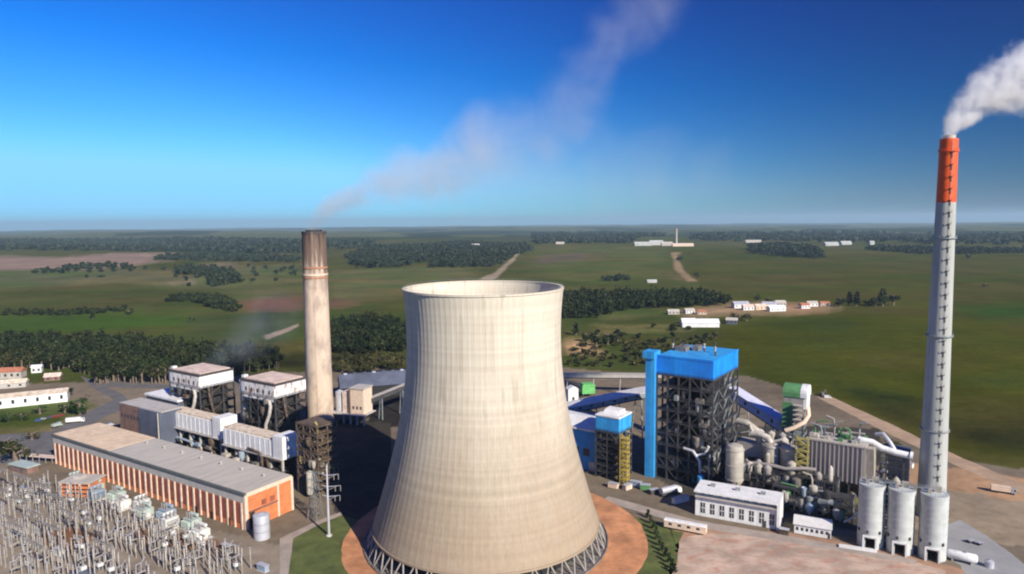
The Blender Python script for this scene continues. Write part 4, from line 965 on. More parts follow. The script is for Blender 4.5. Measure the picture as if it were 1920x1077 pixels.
for r_ in range(26):
    for c_ in range(60):
        a = -196 + c_ * 3.9 + (r_ % 2) * 1.3; b = -21 - r_ * 4.6
        if (r_ % 7) == 5: continue
        if (c_ % 11) == 4 and r_ < 18: continue
        p = hp(a + random.uniform(-.5, .5), b + random.uniform(-.6, .6)); u_, v_ = proj(p)
        if not (-12 < u_ < 528 and 905 < v_ < 1100): continue
        if u_ > 380 and v_ < 1015: continue
        if u_ > 250 and v_ < 960 + (u_ - 250) * .25: continue
        if u_ < 70 and v_ < 925: continue
        if random.random() < .13 or cnt >= 292: continue
        q = rng.random(); k = 0 if q < .34 else 1 if q < .56 else 2 if q < .74 else 3 if q < .89 else 4
        rot = -32 + (90 if k >= 3 and c_ % 2 else 0); cnt += 1
        if k in used: dup(yp[k], p, rot, scale=(1, 1, random.uniform(.9, 1.12)))
        else: used.add(k); yp[k].location = p; yp[k].rotation_euler = (0, 0, R(rot))
def gantry():
    t = thing('portal_gantry', 'pale concrete portal gantry spanning the switchyard bays', 'gantry', (0, 0, 0), 0, 'switchyard gantries')
    for x in (-7, 7): part('leg', MB().bar((x, 0, 0), (x, 0, 12), .62, 4, .45), 'post', t)
    b = MB().bar((-7.8, -.35, 11.2), (7.8, -.35, 11.2), .22).bar((-7.8, .35, 11.2), (7.8, .35, 11.2), .22).bar((-7.8, 0, 11.9), (7.8, 0, 11.9), .22)
    for k in range(14): b.bar((-7.7 + k * 1.1, -.35, 11.2), (-7.15 + k * 1.1, 0, 11.9), .12).bar((-7.15 + k * 1.1, 0, 11.9), (-6.6 + k * 1.1, .35, 11.2), .12)
    part('beam', b, 'post', t)
    for x in (-4.5, 0, 4.5): part('insulator', ribbed(MB(), x, 0, 8.8, 11.1, .3, .5), 'porcelain', t)
    return t
gp = gantry(); first = True
for (a, b) in [(-150, -34), (-128, -34), (-106, -34), (-84, -38), (-62, -44), (-40, -44), (-176, -56), (-154, -56), (-132, -56), (-110, -58), (-88, -60), (-66, -62), (-168, -80), (-146, -82), (-40, -66), (-18, -52), (-139, -45), (-117, -47), (-95, -48), (-73, -52), (-51, -55), (-143, -69), (-121, -70), (-99, -72), (-77, -74)]:
    p = hp(a, b); u_, v_ = proj(p)
    if not (0 < u_ < 540 and v_ < 1110): continue
    if first: gp.location = p; gp.rotation_euler = (0, 0, R(-32)); first = False
    else: dup(gp, p, -32)
for b_ in (-28, -33, -37, -42, -47, -53, -58, -63, -68, -74, -80, -86):
    solo('busbar', MB().tube([(-66 + i * 6.6, 0, 9.8 - .9 * math.sin(i / 20 * math.pi * 5) ** 2) for i in range(21)], .17, 5), 'steel_grey',
         'thin sagging busbar strung across the switchyard bays', 'busbar', hp(-118, b_), -32, 'switchyard busbars')
sh = thing('relay_hut', 'low pale roofed relay hut at the end of the switchyard', 'hut', (*at(35, 886, 0)[:2], 0), -25)
part('wall', MB().box(-8, 8, 0, 6, 0, 3.4), 'brick_old', sh); part('roof', MB().box(-8.6, 8.6, -.6, 6.6, 3.4, 4.0), 'tx_green', sh); part('door', MB().box(2, 3.2, -.1, 0, 0, 2.3), 'mark_dark', sh)
sh = thing('covered_walk', 'pinkish covered walkway running to the end of the brick hall', 'walkway', (*at(95, 870, 0)[:2], 0), -12)
part('roof', MB().box(-22, 2, 0, 4, 3.2, 3.6), 'pink_roof', sh)
for k in range(6): part('post', MB().box(-21.5 + k * 4.4, -21.2 + k * 4.4, .3, .6, 0, 3.2), 'post', sh)
cc = thing('concrete_dome', 'dark round pit cover at the bottom edge of the switchyard', 'pit cover', (*at(150, 1080, 0)[:2], 0))
part('cover', MB().lathe([(5.5, 0), (5.2, .9), (3.5, 1.7), (.2, 2.1)], 28, cap=(True, False)), 'slate', cc, True); part('hatch', MB().lathe([(.9, 1.9), (.9, 2.5)], 12), 'steel_grey', cc)
for px, py, l, c_ in ((493, 1070, 'pale blue grey control kiosk near the lawn path', 'tx_blue'), (110, 1040, 'white control kiosk among the yard posts', 'tx_white'), (425, 1032, 'brown control kiosk beside the switchyard track', 'steel_rust'), (45, 922, 'long pale control kiosk at the far yard edge', 'tx_white')):
    k = thing('control_kiosk', l, 'kiosk', (*at(px, py, 0)[:2], 0), -32); part('cabinet', MB().box(-2.4, 2.4, -1, 1, .2, 2.4), c_, k); part('roof', MB().box(-2.6, 2.6, -1.2, 1.2, 2.4, 2.6), 'silver', k); part('plinth', MB().box(-2.6, 2.6, -1.2, 1.2, 0, .2), 'concrete', k)

# transmission mast on the lawn
ms = thing('power_mast', 'tall pale steel mast with side arms and insulators on the lawn', 'mast', (*at(617, 1005, 0)[:2], 0), -10)
part('pole', MB().lathe([(.6, 0), (.28, 31.5), (.1, 31.8)], 12), 'silver', ms, True)
part('base', MB().lathe([(1.3, 0), (1.3, .5), (.9, .7)], 16), 'concrete', ms)
for z, w in ((27, 5.2), (22, 6.0), (17.6, 5.6)):
    a = part('arm', MB().bar((0, 0, z), (w, 0, z + .9), .32, 4, .18).bar((0, 0, z), (-w * .45, 0, z + .6), .3, 4, .16).bar((0, 0, z - 1.6), (w * .75, 0, z + .6), .15), 'silver', ms)
    part('insulator', MB().bar((w, 0, z + .8), (w, 0, z - 1.5), .34, 8), 'porcelain', a); part('insulator', MB().bar((w * .6, 0, z + .4), (w * .6, 0, z - 1.8), .34, 8), 'porcelain', a)
pl = thing('lattice_pylon', 'grey lattice pylon with cross arms standing behind the pale mast', 'pylon', (*at(592, 972, 0)[:2], 0), -20)
b = MB(); hw = lambda z: 2.2 * (1 - z / 24) + .35
for sx in (-1, 1):
    for sy in (-1, 1): part('leg', MB().bar((sx * hw(0), sy * hw(0), 0), (sx * hw(22), sy * hw(22), 22), .2), 'steel_grey', pl)
for k in range(9):
    z0, z1 = k * 2.45, (k + 1) * 2.45
    for s in (-1, 1): b.bar((-hw(z0), s * hw(z0), z0), (hw(z1), s * hw(z1), z1), .1).bar((hw(z0), s * hw(z0), z0), (-hw(z1), s * hw(z1), z1), .1).bar((s * hw(z0), -hw(z0), z0), (s * hw(z1), hw(z1), z1), .1)
part('bracing', b, 'steel_grey', pl)
for z in (14, 18, 21.5): part('cross_arm', MB().bar((-4.2, 0, z), (4.2, 0, z), .25).bar((-4.2, 0, z), (0, 0, z + 1.4), .12).bar((4.2, 0, z), (0, 0, z + 1.4), .12), 'steel_grey', pl)

# ================================================================== vehicles and small works clutter
def car(name, label, loc, rot, m, group=None, van=False):
    t = thing(name, label, 'van' if van else 'car', loc, rot, group); b = MB()
    if van: b.prism([(-2.4, .4), (2.4, .4), (2.45, 1.1), (1.9, 1.3), (1.4, 2.1), (-2.4, 2.15)], -.95, .95)
    else: b.prism([(-2.15, .35), (2.15, .35), (2.2, .75), (1.9, .92), (.95, 1.0), (.3, 1.45), (-1.1, 1.47), (-1.75, 1.0), (-2.15, .95)], -.86, .86)
    part('body', b, m, t)
    if not van: part('window', MB().prism([(.8, 1.01), (.3, 1.38), (-1.05, 1.4), (-1.55, 1.01)], -.88, .88), 'glass', t)
    else: part('window', MB().prism([(1.8, 1.35), (1.4, 1.95), (.7, 1.95), (.7, 1.35)], -.97, .97), 'glass', t)
    for x in (-1.35, 1.35):
        for y in (-.78, .78): part('wheel', MB().bar((x, y - .1, .32), (x, y + .1, .32), .64, 12), 'tyre', t)
    return t
for px, py, l, c_ in ((72, 790, 'dark blue car end of the parked row by the far brick hall', 'car_b'), (82, 787, 'silver car parked between dark cars near the leafy bushes', 'car_s'), (93, 785, 'black car parked in the row by the leafy bushes', 'car_k'), (103, 783, 'red car parked in the row by the leafy bushes', 'car_r'), (113, 781, 'dark red car parked closest to the long white lorry', 'car_r')):
    car('parked_car', l, (*at(px, py, 0)[:2], 0), 60, G[c_], 'cars parked behind the brick hall')
def lorry(label, loc, rot, mcab, mbox, L=8, h=3.2, group=None):
    t = thing('lorry', label, 'lorry', loc, rot, group)
    part('cab', MB().prism([(L / 2 + .2, .6), (L / 2 + 2.2, .6), (L / 2 + 2.2, 1.7), (L / 2 + 1.8, 2.9), (L / 2 + .2, 2.9)], -1.2, 1.2), mcab, t)
    part('cargo_box', MB().box(-L / 2, L / 2, -1.25, 1.25, 1.1, 1.1 + h), mbox, t); part('chassis', MB().box(-L / 2, L / 2 + 2, -.9, .9, .6, 1.1), 'steel_dark', t)
    part('window', MB().prism([(L / 2 + 1.2, 1.75), (L / 2 + 2.1, 1.75), (L / 2 + 1.83, 2.7), (L / 2 + 1.2, 2.7)], -1.22, 1.22), 'glass', t)
    for x in (-L / 2 + 1.2, -L / 2 + 2.5, L / 2 + 1):
        for y in (-1.1, 1.1): part('wheel', MB().bar((x, y - .15, .5), (x, y + .15, .5), 1.0, 12), 'tyre', t)
    return t
lorry('long white lorry parked behind the tan roof end of the hall', (*at(138, 793, 0)[:2], 0), 20, 'white', 'white', 9, 2.6)
lorry('pale lorry parked on the reddish ground beside the sandy road', (*at(1876, 924, 0)[:2], 0), -28, 'car_s', 'cream_trim', 8, 2.4)
lorry('green cabbed lorry at the corner of the brick hall roof', (*at(104, 802, 0)[:2], 0), 70, 'tx_green', 'tx_green', 4, 1.6)
car('site_van', 'white van parked where the perimeter road begins', (*at(1552, 747, 0)[:2], 0), -20, G['white'], None, True)
car('site_car', 'small white car behind the old white sheds', (*at(207, 798, 0)[:2], 0), 10, G['car_w'])
ex = thing('excavator', 'dark tracked excavator beside the white van on the sandy road', 'excavator', (*at(1541, 743, 0)[:2], 0), 30)
part('track', MB().box(-2, 2, -1.5, -.8, 0, .9), 'tyre', ex); part('track', MB().box(-2, 2, .8, 1.5, 0, .9), 'tyre', ex); part('cab', MB().box(-1.4, 1.2, -1.2, 1.2, 1, 2.9), 'machine', ex); part('boom', MB().bar((1, 0, 2), (4, 0, 4.5), .45).bar((4, 0, 4.5), (5.6, 0, 1.5), .35), 'machine', ex)
tt = thing('tank_truck', 'silvery tank truck parked at the foot of the blue lift shaft', 'tank truck', (*at(1257, 928, 0)[:2], 0), 28)
part('vessel', MB().bar((-6, 0, 3), (3.4, 0, 3), 3.2, 16), 'silver', tt, True); part('cab', MB().prism([(3.8, .6), (6.3, .6), (6.3, 2), (5.8, 3.4), (3.8, 3.4)], -1.3, 1.3), 'white', tt); part('chassis', MB().box(-6, 6, -1, 1, .6, 1.4), 'steel_dark', tt)
for x in (-4.8, -3.2, 5):
    for y in (-1.2, 1.2): part('wheel', MB().bar((x, y - .15, .5), (x, y + .15, .5), 1.0, 12), 'tyre', tt)
def skip(px, py, l, m, sx=4, sy=2.4, sz=2.2, rot=-30, name='container', cat='container'):
    t = thing(name, l, cat, (*at(px, py, 0)[:2], 0), rot); part('body', MB().box(-sx, sx, -sy / 2, sy / 2, .2, sz), m, t)
    r = MB()
    for k in range(int(sx * 2)): r.box(-sx + .3 + k, -sx + .5 + k, -sy / 2 - .12, -sy / 2, .3, sz - .1)
    part('rib', r, m, t); part('lid', MB().box(-sx - .1, sx + .1, -sy / 2 - .15, sy / 2 + .1, sz, sz + .15), 'silver' if m != 'silver' else 'white', t)
skip(1192, 912, 'dull grey container under the blue transfer tower', 'tx_blue', 3, 2.4, 2.6)
skip(1176, 918, 'pinkish container by the yellow stair foot', 'pink_roof', 2.4, 2.4, 2.6, 40)
skip(1210, 918, 'green container before the blue lift shaft', 'green', 2.6, 2.4, 2.6, -10)
skip(1226, 926, 'black waste skip next to the tank truck', 'mark_dark', 2.4, 2.2, 2.4, 20)
skip(1150, 915, 'cream container closest to the cooling tower', 'cream_trim', 2.6, 2.4, 2.5)
skip(1306, 905, 'cyan container between the dark boiler house and the white building', 'cyan', 2.2, 2.4, 3)
skip(1276, 942, 'long white container before the tank truck', 'white', 4.5, 2.4, 2.6, 28)
skip(1470, 1002, 'rusty skip in the gap between the two white buildings', 'steel_rust', 2.0, 2.2, 2.4)
skip(1690, 868, 'sand coloured container beside the perimeter road', 'cream_trim', 4.5, 3, 3, -30)
skip(1702, 876, 'pale container tucked behind the chimney', 'white', 2.6, 2.4, 2.6, -50)
skip(1820, 1018, 'small dark skip on the concrete apron', 'mark_dark', 1.2, 1.4, 1.2, 10); skip(1836, 1022, 'second dark skip farther out on the concrete apron', 'mark_dark', 1.1, 1.4, 1.1, 30)
bk = MB()
pw = thing('pipe_stack', 'white precast beams stacked on the ground below the first silo', 'beams', (*at(1608, 1030, 0)[:2], 0), -22)
for k in range(4): part('beam', MB().box(-7, 7, -1.2 + k * .62, -.7 + k * .62, .1, .7), 'white', pw)

# ================================================================== houses and sheds out in the country
G['hazed_white'] = mat('haze_dimmed_white', (.46, .47, .44), .2, .1)  # white dimmed in its colour to imitate haze over far buildings
def house(px, py, L, W, h, rot, mw, mr, label, name='house', cat='house', pitch=.32, windows=0, group=None):
    if py < 540:
        L, W, h = L * .8, W * .8, h * .7; mw = 'hazed_white' if mw == 'white' else mw; mr = 'hazed_white' if mr in ('white', 'silver') else mr
    p = ter(px, py); t = thing(name, label, cat, p, rot, group)
    part('wall', MB().box(-L / 2, L / 2, -W / 2, W / 2, -.5, h), mw, t); rr = W * pitch
    part('roof', MB().prismx([(-W / 2 - .5, h), (W / 2 + .5, h), (W / 2 + .5, h + .3), (0, h + .3 + rr), (-W / 2 - .5, h + .3)], -L / 2 - .5, L / 2 + .5), mr, t)
    for k in range(windows): part('window', MB().box(-L / 2 + (k + .5) * L / windows - .9, -L / 2 + (k + .5) * L / windows + .9, -W / 2 - .1, -W / 2, h * .35, h * .75), 'glass', t)
    return t
house(62, 756, 46, 13, 7.5, 27, 'white', 'tan_roof', 'long white warehouse beside the leafy tree', 'warehouse', 'warehouse', .15, 6)
house(22, 708, 20, 10, 6, 10, 'pipe_pale', 'red_tile', 'red tiled house in front of the dark wood', windows=4)
house(70, 698, 8, 6, 5, 20, 'white', 'white', 'tiny white hut beside the red tiled house', windows=2)
house(20, 726, 24, 8, 4, 20, 'grey_band', 'tan_roof', 'low brown roofed shed behind the white warehouse', 'shed', 'shed', windows=3)
house(100, 712, 12, 8, 3.5, 20, 'brick_old', 'pink_roof', 'low pinkish shed beside the road to the wood', 'shed', 'shed', windows=2)
for a in [(1312, 612, 46, 15, 5, -4, 'white', 'white', 'long white barn roof alone in the green fields'), (1290, 607, 18, 10, 4, 0, 'white', 'white', 'short white barn at one end of the long barn'),
          (1262, 589, 16, 9, 4, 0, 'pipe_pale', 'grey_roof', 'grey roofed cottage at the edge of the village'), (1292, 587, 14, 9, 4, 10, 'white', 'grey_roof', 'white cottage under the dark tree belt'),
          (1316, 589, 12, 8, 4, -10, 'cream_trim', 'red_tile', 'cream cottage with red roof on the village lane'), (1388, 577, 24, 12, 6, 6, 'white', 'silver', 'bright white house at the bend of the village lane'),
          (1402, 581, 16, 10, 5, 0, 'white', 'pink_roof', 'pink roofed house just below the bright white one'), (1425, 580, 18, 10, 5, 10, 'cream_trim', 'tan_roof', 'tan roofed house amid the village'),
          (1442, 577, 22, 10, 6, -6, 'white', 'silver', 'silver roofed house amid the village'), (1455, 583, 26, 10, 5, 12, 'white', 'white', 'long white house beside the orange bare soil'),
          (1462, 573, 16, 10, 5, 4, 'pipe_pale', 'grey_roof', 'grey house behind the long white village house'), (1508, 578, 14, 9, 5, 8, 'white', 'red_tile', 'red roofed house on the orange bare soil'),
          (1522, 574, 16, 9, 5, 0, 'white', 'grey_roof', 'grey roofed house beside the dark conifers'), (1545, 573, 14, 8, 4, 0, 'pink_roof', 'red_tile', 'last brick house before the dark conifers'),
          (1222, 530, 26, 12, 5, 0, 'white', 'white', 'small white shed on the crest behind the tree belt'), (1372, 607, 14, 9, 5, -20, 'slate', 'grey_roof', 'grey house in the trees by the white barns'),
          (845, 468, 150, 30, 14, 3, 'cream_trim', 'pink_roof', 'long pinkish quarry building among the far trees'), (892, 466, 50, 24, 26, 0, 'white', 'silver', 'white far works with a tall block among trees'),
          (1205, 461, 110, 40, 14, 0, 'white', 'white', 'low white factory on the far hill'), (1230, 460, 90, 40, 22, 2, 'white', 'silver', 'tallest white factory on the far hill'), (1250, 461, 70, 40, 14, -2, 'pipe_pale', 'grey_roof', 'grey roofed factory on the far hill'), (1280, 462, 130, 30, 10, 0, 'cream_trim', 'pink_roof', 'long pinkish shed at the end of the far factory'),
          (1412, 455, 120, 30, 12, 0, 'pipe_pale', 'grey_roof', 'grey sheds above the dark grove'), (1558, 461, 90, 40, 14, 0, 'white', 'white', 'white far farm beyond the grove'), (1585, 459, 70, 40, 14, 0, 'white', 'silver', 'silver roofed far farm beyond the grove'), (1634, 459, 30, 24, 20, 0, 'white', 'white', 'lone white tower house in the far fields'),
          (1050, 458, 60, 24, 10, 0, 'pipe_pale', 'grey_roof', 'pale far farm above the green hill')]:
    house(*a, windows=0 if a[2] > 40 or a[1] < 540 else 3, name='farm_building' if a[1] < 540 or a[2] > 40 else 'house', cat='farm building' if a[1] < 540 or a[2] > 40 else 'house')
p = ter(1268, 458); fs = thing('far_stack', 'thin pale stack rising above the far white factory', 'stack', p)
part('shaft', MB().lathe([(7, 0), (5, 95)], 16), 'pipe_pale', fs, True); part('band', MB().lathe([(5.4, 85), (5.6, 85), (5.5, 90), (5.3, 90)], 16, cap=(False, False)), 'brick', fs)

# ================================================================== trees and woods
def leaf_cloud(c, rad, n, size, up=.35):
    """n small leaf-clump faces spread through an uneven crown volume; arrays in and out"""
    d = rng.normal(size=(n, 3)); d /= np.linalg.norm(d, axis=1)[:, None]
    rr = rng.random(n) ** .45
    lump = .72 + .42 * np.sin(d[:, 0] * 4 + c[0]) * np.sin(d[:, 1] * 4.3 + c[1]) + .25 * np.sin(d[:, 2] * 5 + c[0] * 2)
    p = np.array(c) + d * (rr * lump)[:, None] * np.array(rad)
    a = rng.normal(size=(n, 3)); a /= np.linalg.norm(a, axis=1)[:, None]
    b = np.cross(a, rng.normal(size=(n, 3))); b /= np.linalg.norm(b, axis=1)[:, None]
    s = size * rng.uniform(.6, 1.3, n)[:, None]; a = a * s; b = b * s * .75
    return np.stack([p - a - b * .4, p + a * .2 - b, p + a + b * .3, p - a * .3 + b], 1)
def quads_mesh(name, Q, m):
    n = len(Q); me = bpy.data.meshes.new(name); me.vertices.add(n * 4); me.vertices.foreach_set('co', Q.reshape(-1))
    me.loops.add(n * 4); me.loops.foreach_set('vertex_index', np.arange(n * 4)); me.polygons.add(n); me.polygons.foreach_set('loop_start', np.arange(n) * 4)
    me.update(calc_edges=True); me.materials.append(m); return me
def crown_quads(h, r, n, size, kind, base=(0, 0, 0)):
    out = []; k = 5 if kind != 'cone' else 4
    for i in range(k):
        if kind == 'cone':
            f = i / k; out.append(leaf_cloud((base[0] + rng.normal() * r * .08, base[1] + rng.normal() * r * .08, base[2] + h * (.25 + .68 * f)), (r * (1 - f * .78),) * 2 + (h * .17,), n // k, size))
        else:
            a = rng.random() * 6.3; q = r * (.5 if i else 0)
            out.append(leaf_cloud((base[0] + q * math.cos(a), base[1] + q * math.sin(a), base[2] + h * (rng.uniform(.5, .78) if kind == 'tall' else rng.uniform(.27, .74))), (r * rng.uniform(.55, .75),) * 2 + (h * rng.uniform(.2, .3),), n // k, size))
    return np.concatenate(out)
def trunk_mb(h, r, lean=0.):
    b = MB(); w = r * .16 + .12; b.tube([(0, 0, -.4), (lean * .2, 0, h * .25), (lean * .5, .1, h * .5), (lean, 0, h * .75)], w * 1.5, 6)
    b.v = [((x - lean * z / h * .0) , y, z) for x, y, z in b.v]
    for k in range(5):
        a = k * 1.3; z = h * (.35 + .07 * k); b.bar((lean * .4, 0, z), (lean * .4 + math.cos(a) * r * .6, math.sin(a) * r * .6, z + h * .18), w * .6, 5, w * .25)
    return b
_protos = {}
def tree(px, py, h, r, label, kind='round', m='leaf2', group=None, n=420, world=None, name='tree'):
    p = world or ter(px, py); v = random.randrange(3); key = (kind, m, v, n, round(r / h, 1))
    if key not in _protos:
        _protos[key] = (quads_mesh('crown', crown_quads(10, 10 * r / h, n, .62 if n > 250 else .85, kind).astype(np.float32), G[m]), trunk_mb(10, 10 * r / h, random.uniform(-.8, .8)).mesh('trunk', G['trunk'], True))
    t = thing(name, label, 'tree', p, random.uniform(0, 360), group); t.scale = (h / 10,) * 3
    part('trunk', _protos[key][1], None, t); part('crown', _protos[key][0], None, t); return t
def wood(name, label, poly, sp, h, r, n, size, m='leaf', jitter=.5, trunks=False, prob=1.):
    """one wood that reads as one mass: many crowns on the terrain inside an outline"""
    W = [ter(*p)[:2] for p in poly]; xs = [w[0] for w in W]; ys = [w[1] for w in W]
    gx, gy = np.meshgrid(np.arange(min(xs), max(xs), sp), np.arange(min(ys), max(ys), sp)); gx, gy = gx.ravel(), gy.ravel()
    gx = gx + rng.uniform(-jitter, jitter, len(gx)) * sp; gy = gy + rng.uniform(-jitter, jitter, len(gy)) * sp
    k = inside(gx, gy, W) & (rng.random(len(gx)) < prob); gx, gy = gx[k], gy[k]; out = []; tv = MB()
    if len(gx) == 0: return
    for x, y in zip(gx, gy):
        hh = h * rng.uniform(.55, 1.25); z = float(hills(x, y)); out.append(crown_quads(hh, r * rng.uniform(.65, 1.25), n, size, 'tall' if trunks else 'round', (x, y, z)))
        if trunks: tv.bar((x, y, z - .3), (x, y, z + hh * .7), .5, 5)
    o = link(bpy.data.objects.new(name, quads_mesh(name, np.concatenate(out).astype(np.float32), G[m]))); o['kind'] = 'stuff'; o['label'] = label; o['category'] = 'wood'
    if trunks and tv.v: part('trunks', tv, 'trunk', o)['kind'] = 'stuff'
    return len(gx)
wood('woodland', 'dense dark wood behind the red tiled house and old boiler houses', [(-90, 686), (0, 684), (130, 686), (185, 706), (330, 710), (420, 705), (520, 696), (528, 682), (500, 668), (340, 664), (320, 655), (180, 648), (0, 645), (-90, 645)], 6.5, 17, 4.6, 130, 1.15, trunks=True)
wood('woodland', 'dark wood between the old chimney and the cooling tower', [(612, 660), (660, 668), (760, 660), (770, 615), (700, 600), (640, 608), (612, 615)], 8, 15, 5, 130, 1.25)
wood('woodland', 'lower scrubby wood above the coal shed', [(625, 702), (760, 692), (760, 676), (700, 672), (625, 678)], 6, 9, 4, 130, .95, 'leaf3', prob=.75)
wood('woodland', 'long dark tree belt behind the cooling tower rim and village', [(1045, 600), (1130, 596), (1180, 582), (1250, 578), (1360, 574), (1372, 564), (1300, 556), (1180, 556), (1045, 556)], 11, 19, 6.5, 110, 1.7)
wood('woodland', 'dark hilltop grove beyond the green field', [(1405, 476), (1450, 480), (1535, 486), (1545, 480), (1530, 470), (1480, 464), (1405, 464)], 26, 26, 15, 90, 3.8, 'leaf_far')
wood('woodland', 'far grove with a grey wood edge below the quarry', [(808, 502), (880, 502), (930, 500), (940, 490), (900, 487), (810, 490)], 22, 22, 12, 90, 3.0, 'leaf_far')
wood('woodland', 'wide dark wood round the far quarry building', [(660, 505), (740, 503), (810, 490), (905, 488), (930, 502), (975, 478), (1000, 470), (985, 460), (860, 456), (700, 466), (650, 482)], 32, 24, 17, 70, 4.2, 'leaf_far', prob=.8)
wood('woodland', 'dark band of wood along the far horizon beside the hill factory', [(1000, 458), (1180, 457), (1190, 446), (1240, 445), (1245, 438), (1000, 440)], 75, 28, 38, 60, 9, 'leaf_far', prob=.85)
wood('woodland', 'dark band of wood along the horizon behind the tall chimney', [(1300, 452), (1420, 454), (1560, 456), (1700, 458), (1920, 466), (1960, 440), (1560, 436), (1300, 438)], 85, 28, 40, 55, 9, 'leaf_far', prob=.62)
wood('woodland', 'row of dark trees crossing the fields behind the tall chimney', [(1620, 470), (1700, 476), (1770, 480), (1920, 476), (1960, 468), (1780, 470), (1650, 465)], 30, 22, 15, 70, 4, 'leaf_far', prob=.8)
wood('woodland', 'far dark woods behind the old chimney', [(0, 472), (330, 472), (560, 476), (600, 470), (700, 466), (700, 454), (400, 448), (200, 450), (0, 452)], 70, 26, 36, 55, 8, 'leaf_far', prob=.6)
wood('woodland', 'dark patchy wood crossing the plain near the old chimney', [(290, 488), (400, 490), (560, 492), (560, 484), (420, 480), (300, 481)], 30, 20, 15, 70, 4, 'leaf_far', prob=.8)
wood('woodland', 'dark grove shaped like a wedge behind the old chimney', [(330, 508), (400, 505), (440, 512), (452, 530), (395, 540), (390, 520), (330, 516)], 18, 17, 9, 90, 2.6, 'leaf_far')
wood('woodland', 'dark thicket between the green field and the red soil', [(315, 566), (360, 566), (390, 576), (440, 586), (448, 578), (420, 560), (370, 556), (318, 560)], 10, 11, 6, 110, 1.8, 'leaf')
wood('woodland', 'thin wood edging the pale pinkish fields', [(50, 514), (130, 514), (150, 506), (250, 506), (250, 499), (180, 496), (60, 510)], 22, 13, 9, 70, 2.8, 'leaf_far', prob=.6)
wood('woodland', 'scattered trees over the olive plain', [(150, 525), (320, 505), (330, 540), (440, 540), (560, 520), (560, 500), (330, 498), (160, 508)], 48, 12, 8, 70, 2.6, 'leaf_far', prob=.4)
wood('woodland', 'low hedge of dark shrubs beyond the green field', [(5, 592), (120, 592), (250, 584), (250, 579), (120, 584), (5, 585)], 10, 7, 5, 90, 1.5, 'leaf', prob=.7)
wood('woodland', 'bushes sprinkled over the slope behind the silver gallery', [(1060, 690), (1190, 690), (1330, 650), (1340, 630), (1200, 640), (1080, 645)], 11, 5.5, 4, 90, 1.1, 'leaf3', prob=.55)
wood('woodland', 'dark clumps of bushes on the green slope below the long barn', [(1070, 640), (1200, 600), (1340, 625), (1330, 650), (1200, 655)], 22, 7, 5, 100, 1.3, 'leaf', prob=.4)
wood('woodland', 'thin hedge trees along the far ridge track', [(1130, 528), (1180, 527), (1180, 521), (1130, 522)], 16, 12, 8, 80, 2.4, 'leaf_far')
# trees one can tell apart
for px, py, h, r, l, k, m in [
    (150, 778, 13, 8, 'big bright green tree beside the road to the old works', 'round', 'leaf2'), (122, 775, 8, 6, 'smaller green tree touching the big bright one', 'round', 'leaf2'),
    (30, 868, 13, 10, 'very dark spreading tree by the relay hut', 'round', 'leaf'), (12, 850, 11, 8, 'dark tree behind the spreading tree near the relay hut', 'round', 'leaf'),
    (40, 788, 6, 6, 'low green bush before the white warehouse', 'round', 'leaf2'), (75, 776, 6, 6, 'bush between the white warehouse and the parked cars', 'round', 'leaf2'), (15, 792, 7, 6, 'leafy bush nearest the picture edge by the warehouse', 'round', 'leaf2'),
    (130, 742, 8, 5, 'young green tree at the corner of the white warehouse', 'round', 'leaf2'), (187, 806, 6, 5, 'dull bush behind the tan end of the hall', 'round', 'leaf'), (60, 825, 6, 6, 'dull bush on the verge beyond the parked cars', 'round', 'leaf3'),
    (1118, 648, 15, 9, 'dark round tree by the bare orange soil', 'round', 'leaf'), (1140, 646, 16, 9, 'tallest dark tree by the bare orange soil', 'round', 'leaf'), (1098, 640, 12, 7, 'dark tree close against the cooling tower edge', 'round', 'leaf'), (1158, 640, 11, 7, 'smaller dark tree out in the green field', 'round', 'leaf'), (1080, 628, 17, 6, 'slim dark tree near the cooling tower edge', 'cone', 'leaf'),
    (1380, 604, 13, 10, 'broad dark tree between barn and village', 'round', 'leaf'), (1400, 602, 11, 8, 'dark tree below the village lane', 'round', 'leaf'), (1342, 634, 8, 5, 'lone dark bush down the slope from the long barn', 'round', 'leaf'),
    (1575, 575, 17, 9, 'rounded dark tree next to the last village house', 'round', 'leaf'), (1592, 573, 25, 7, 'pointed conifer left of a pair in the dark clump', 'cone', 'leaf'), (1606, 574, 26, 7, 'pointed conifer right of a pair in the dark clump', 'cone', 'leaf'), (1626, 574, 11, 8, 'low dark tree bridging the two clumps', 'round', 'leaf'), (1655, 574, 32, 9, 'tallest pointed conifer in the open fields', 'cone', 'leaf'), (1642, 575, 20, 9, 'dark tree at the foot of the tallest conifer', 'round', 'leaf'), (1675, 573, 21, 11, 'broad dark tree ending the conifer clump', 'round', 'leaf'),
    (1274, 489, 26, 14, 'lone dark tree where the far track bends', 'round', 'leaf_far'), (1306, 521, 14, 8, 'lone tree at the lower end of the far track', 'round', 'leaf_far'), (1420, 566, 13, 8, 'tree above the village roofs', 'round', 'leaf'), (1440, 567, 10, 8, 'smaller tree above the village roofs', 'round', 'leaf'),
    (174, 598, 13, 5, 'slim dark tree standing up from the green field edge', 'cone', 'leaf'), (360, 604, 9, 4, 'small tree alone on the bright green field', 'round', 'leaf'), (242, 590, 8, 7, 'rounded shrub ending the hedge of the green field', 'round', 'leaf'),
    (1816, 484, 18, 9, 'single dark tree right of the tall chimney', 'round', 'leaf_far'), (1848, 538, 9, 9, 'faint bush on the brown field right of the chimney', 'round', 'leaf3'),
    (1290, 668, 6, 4, 'bush showing above the blue boiler roof', 'round', 'leaf'), (1266, 664, 7, 4, 'darker bush above the middle of the blue boiler roof', 'round', 'leaf'), (1330, 660, 6, 4, 'pale bush above the far corner of the blue roof', 'round', 'leaf3')]:
    tree(px, py, h, r, l, k, m)
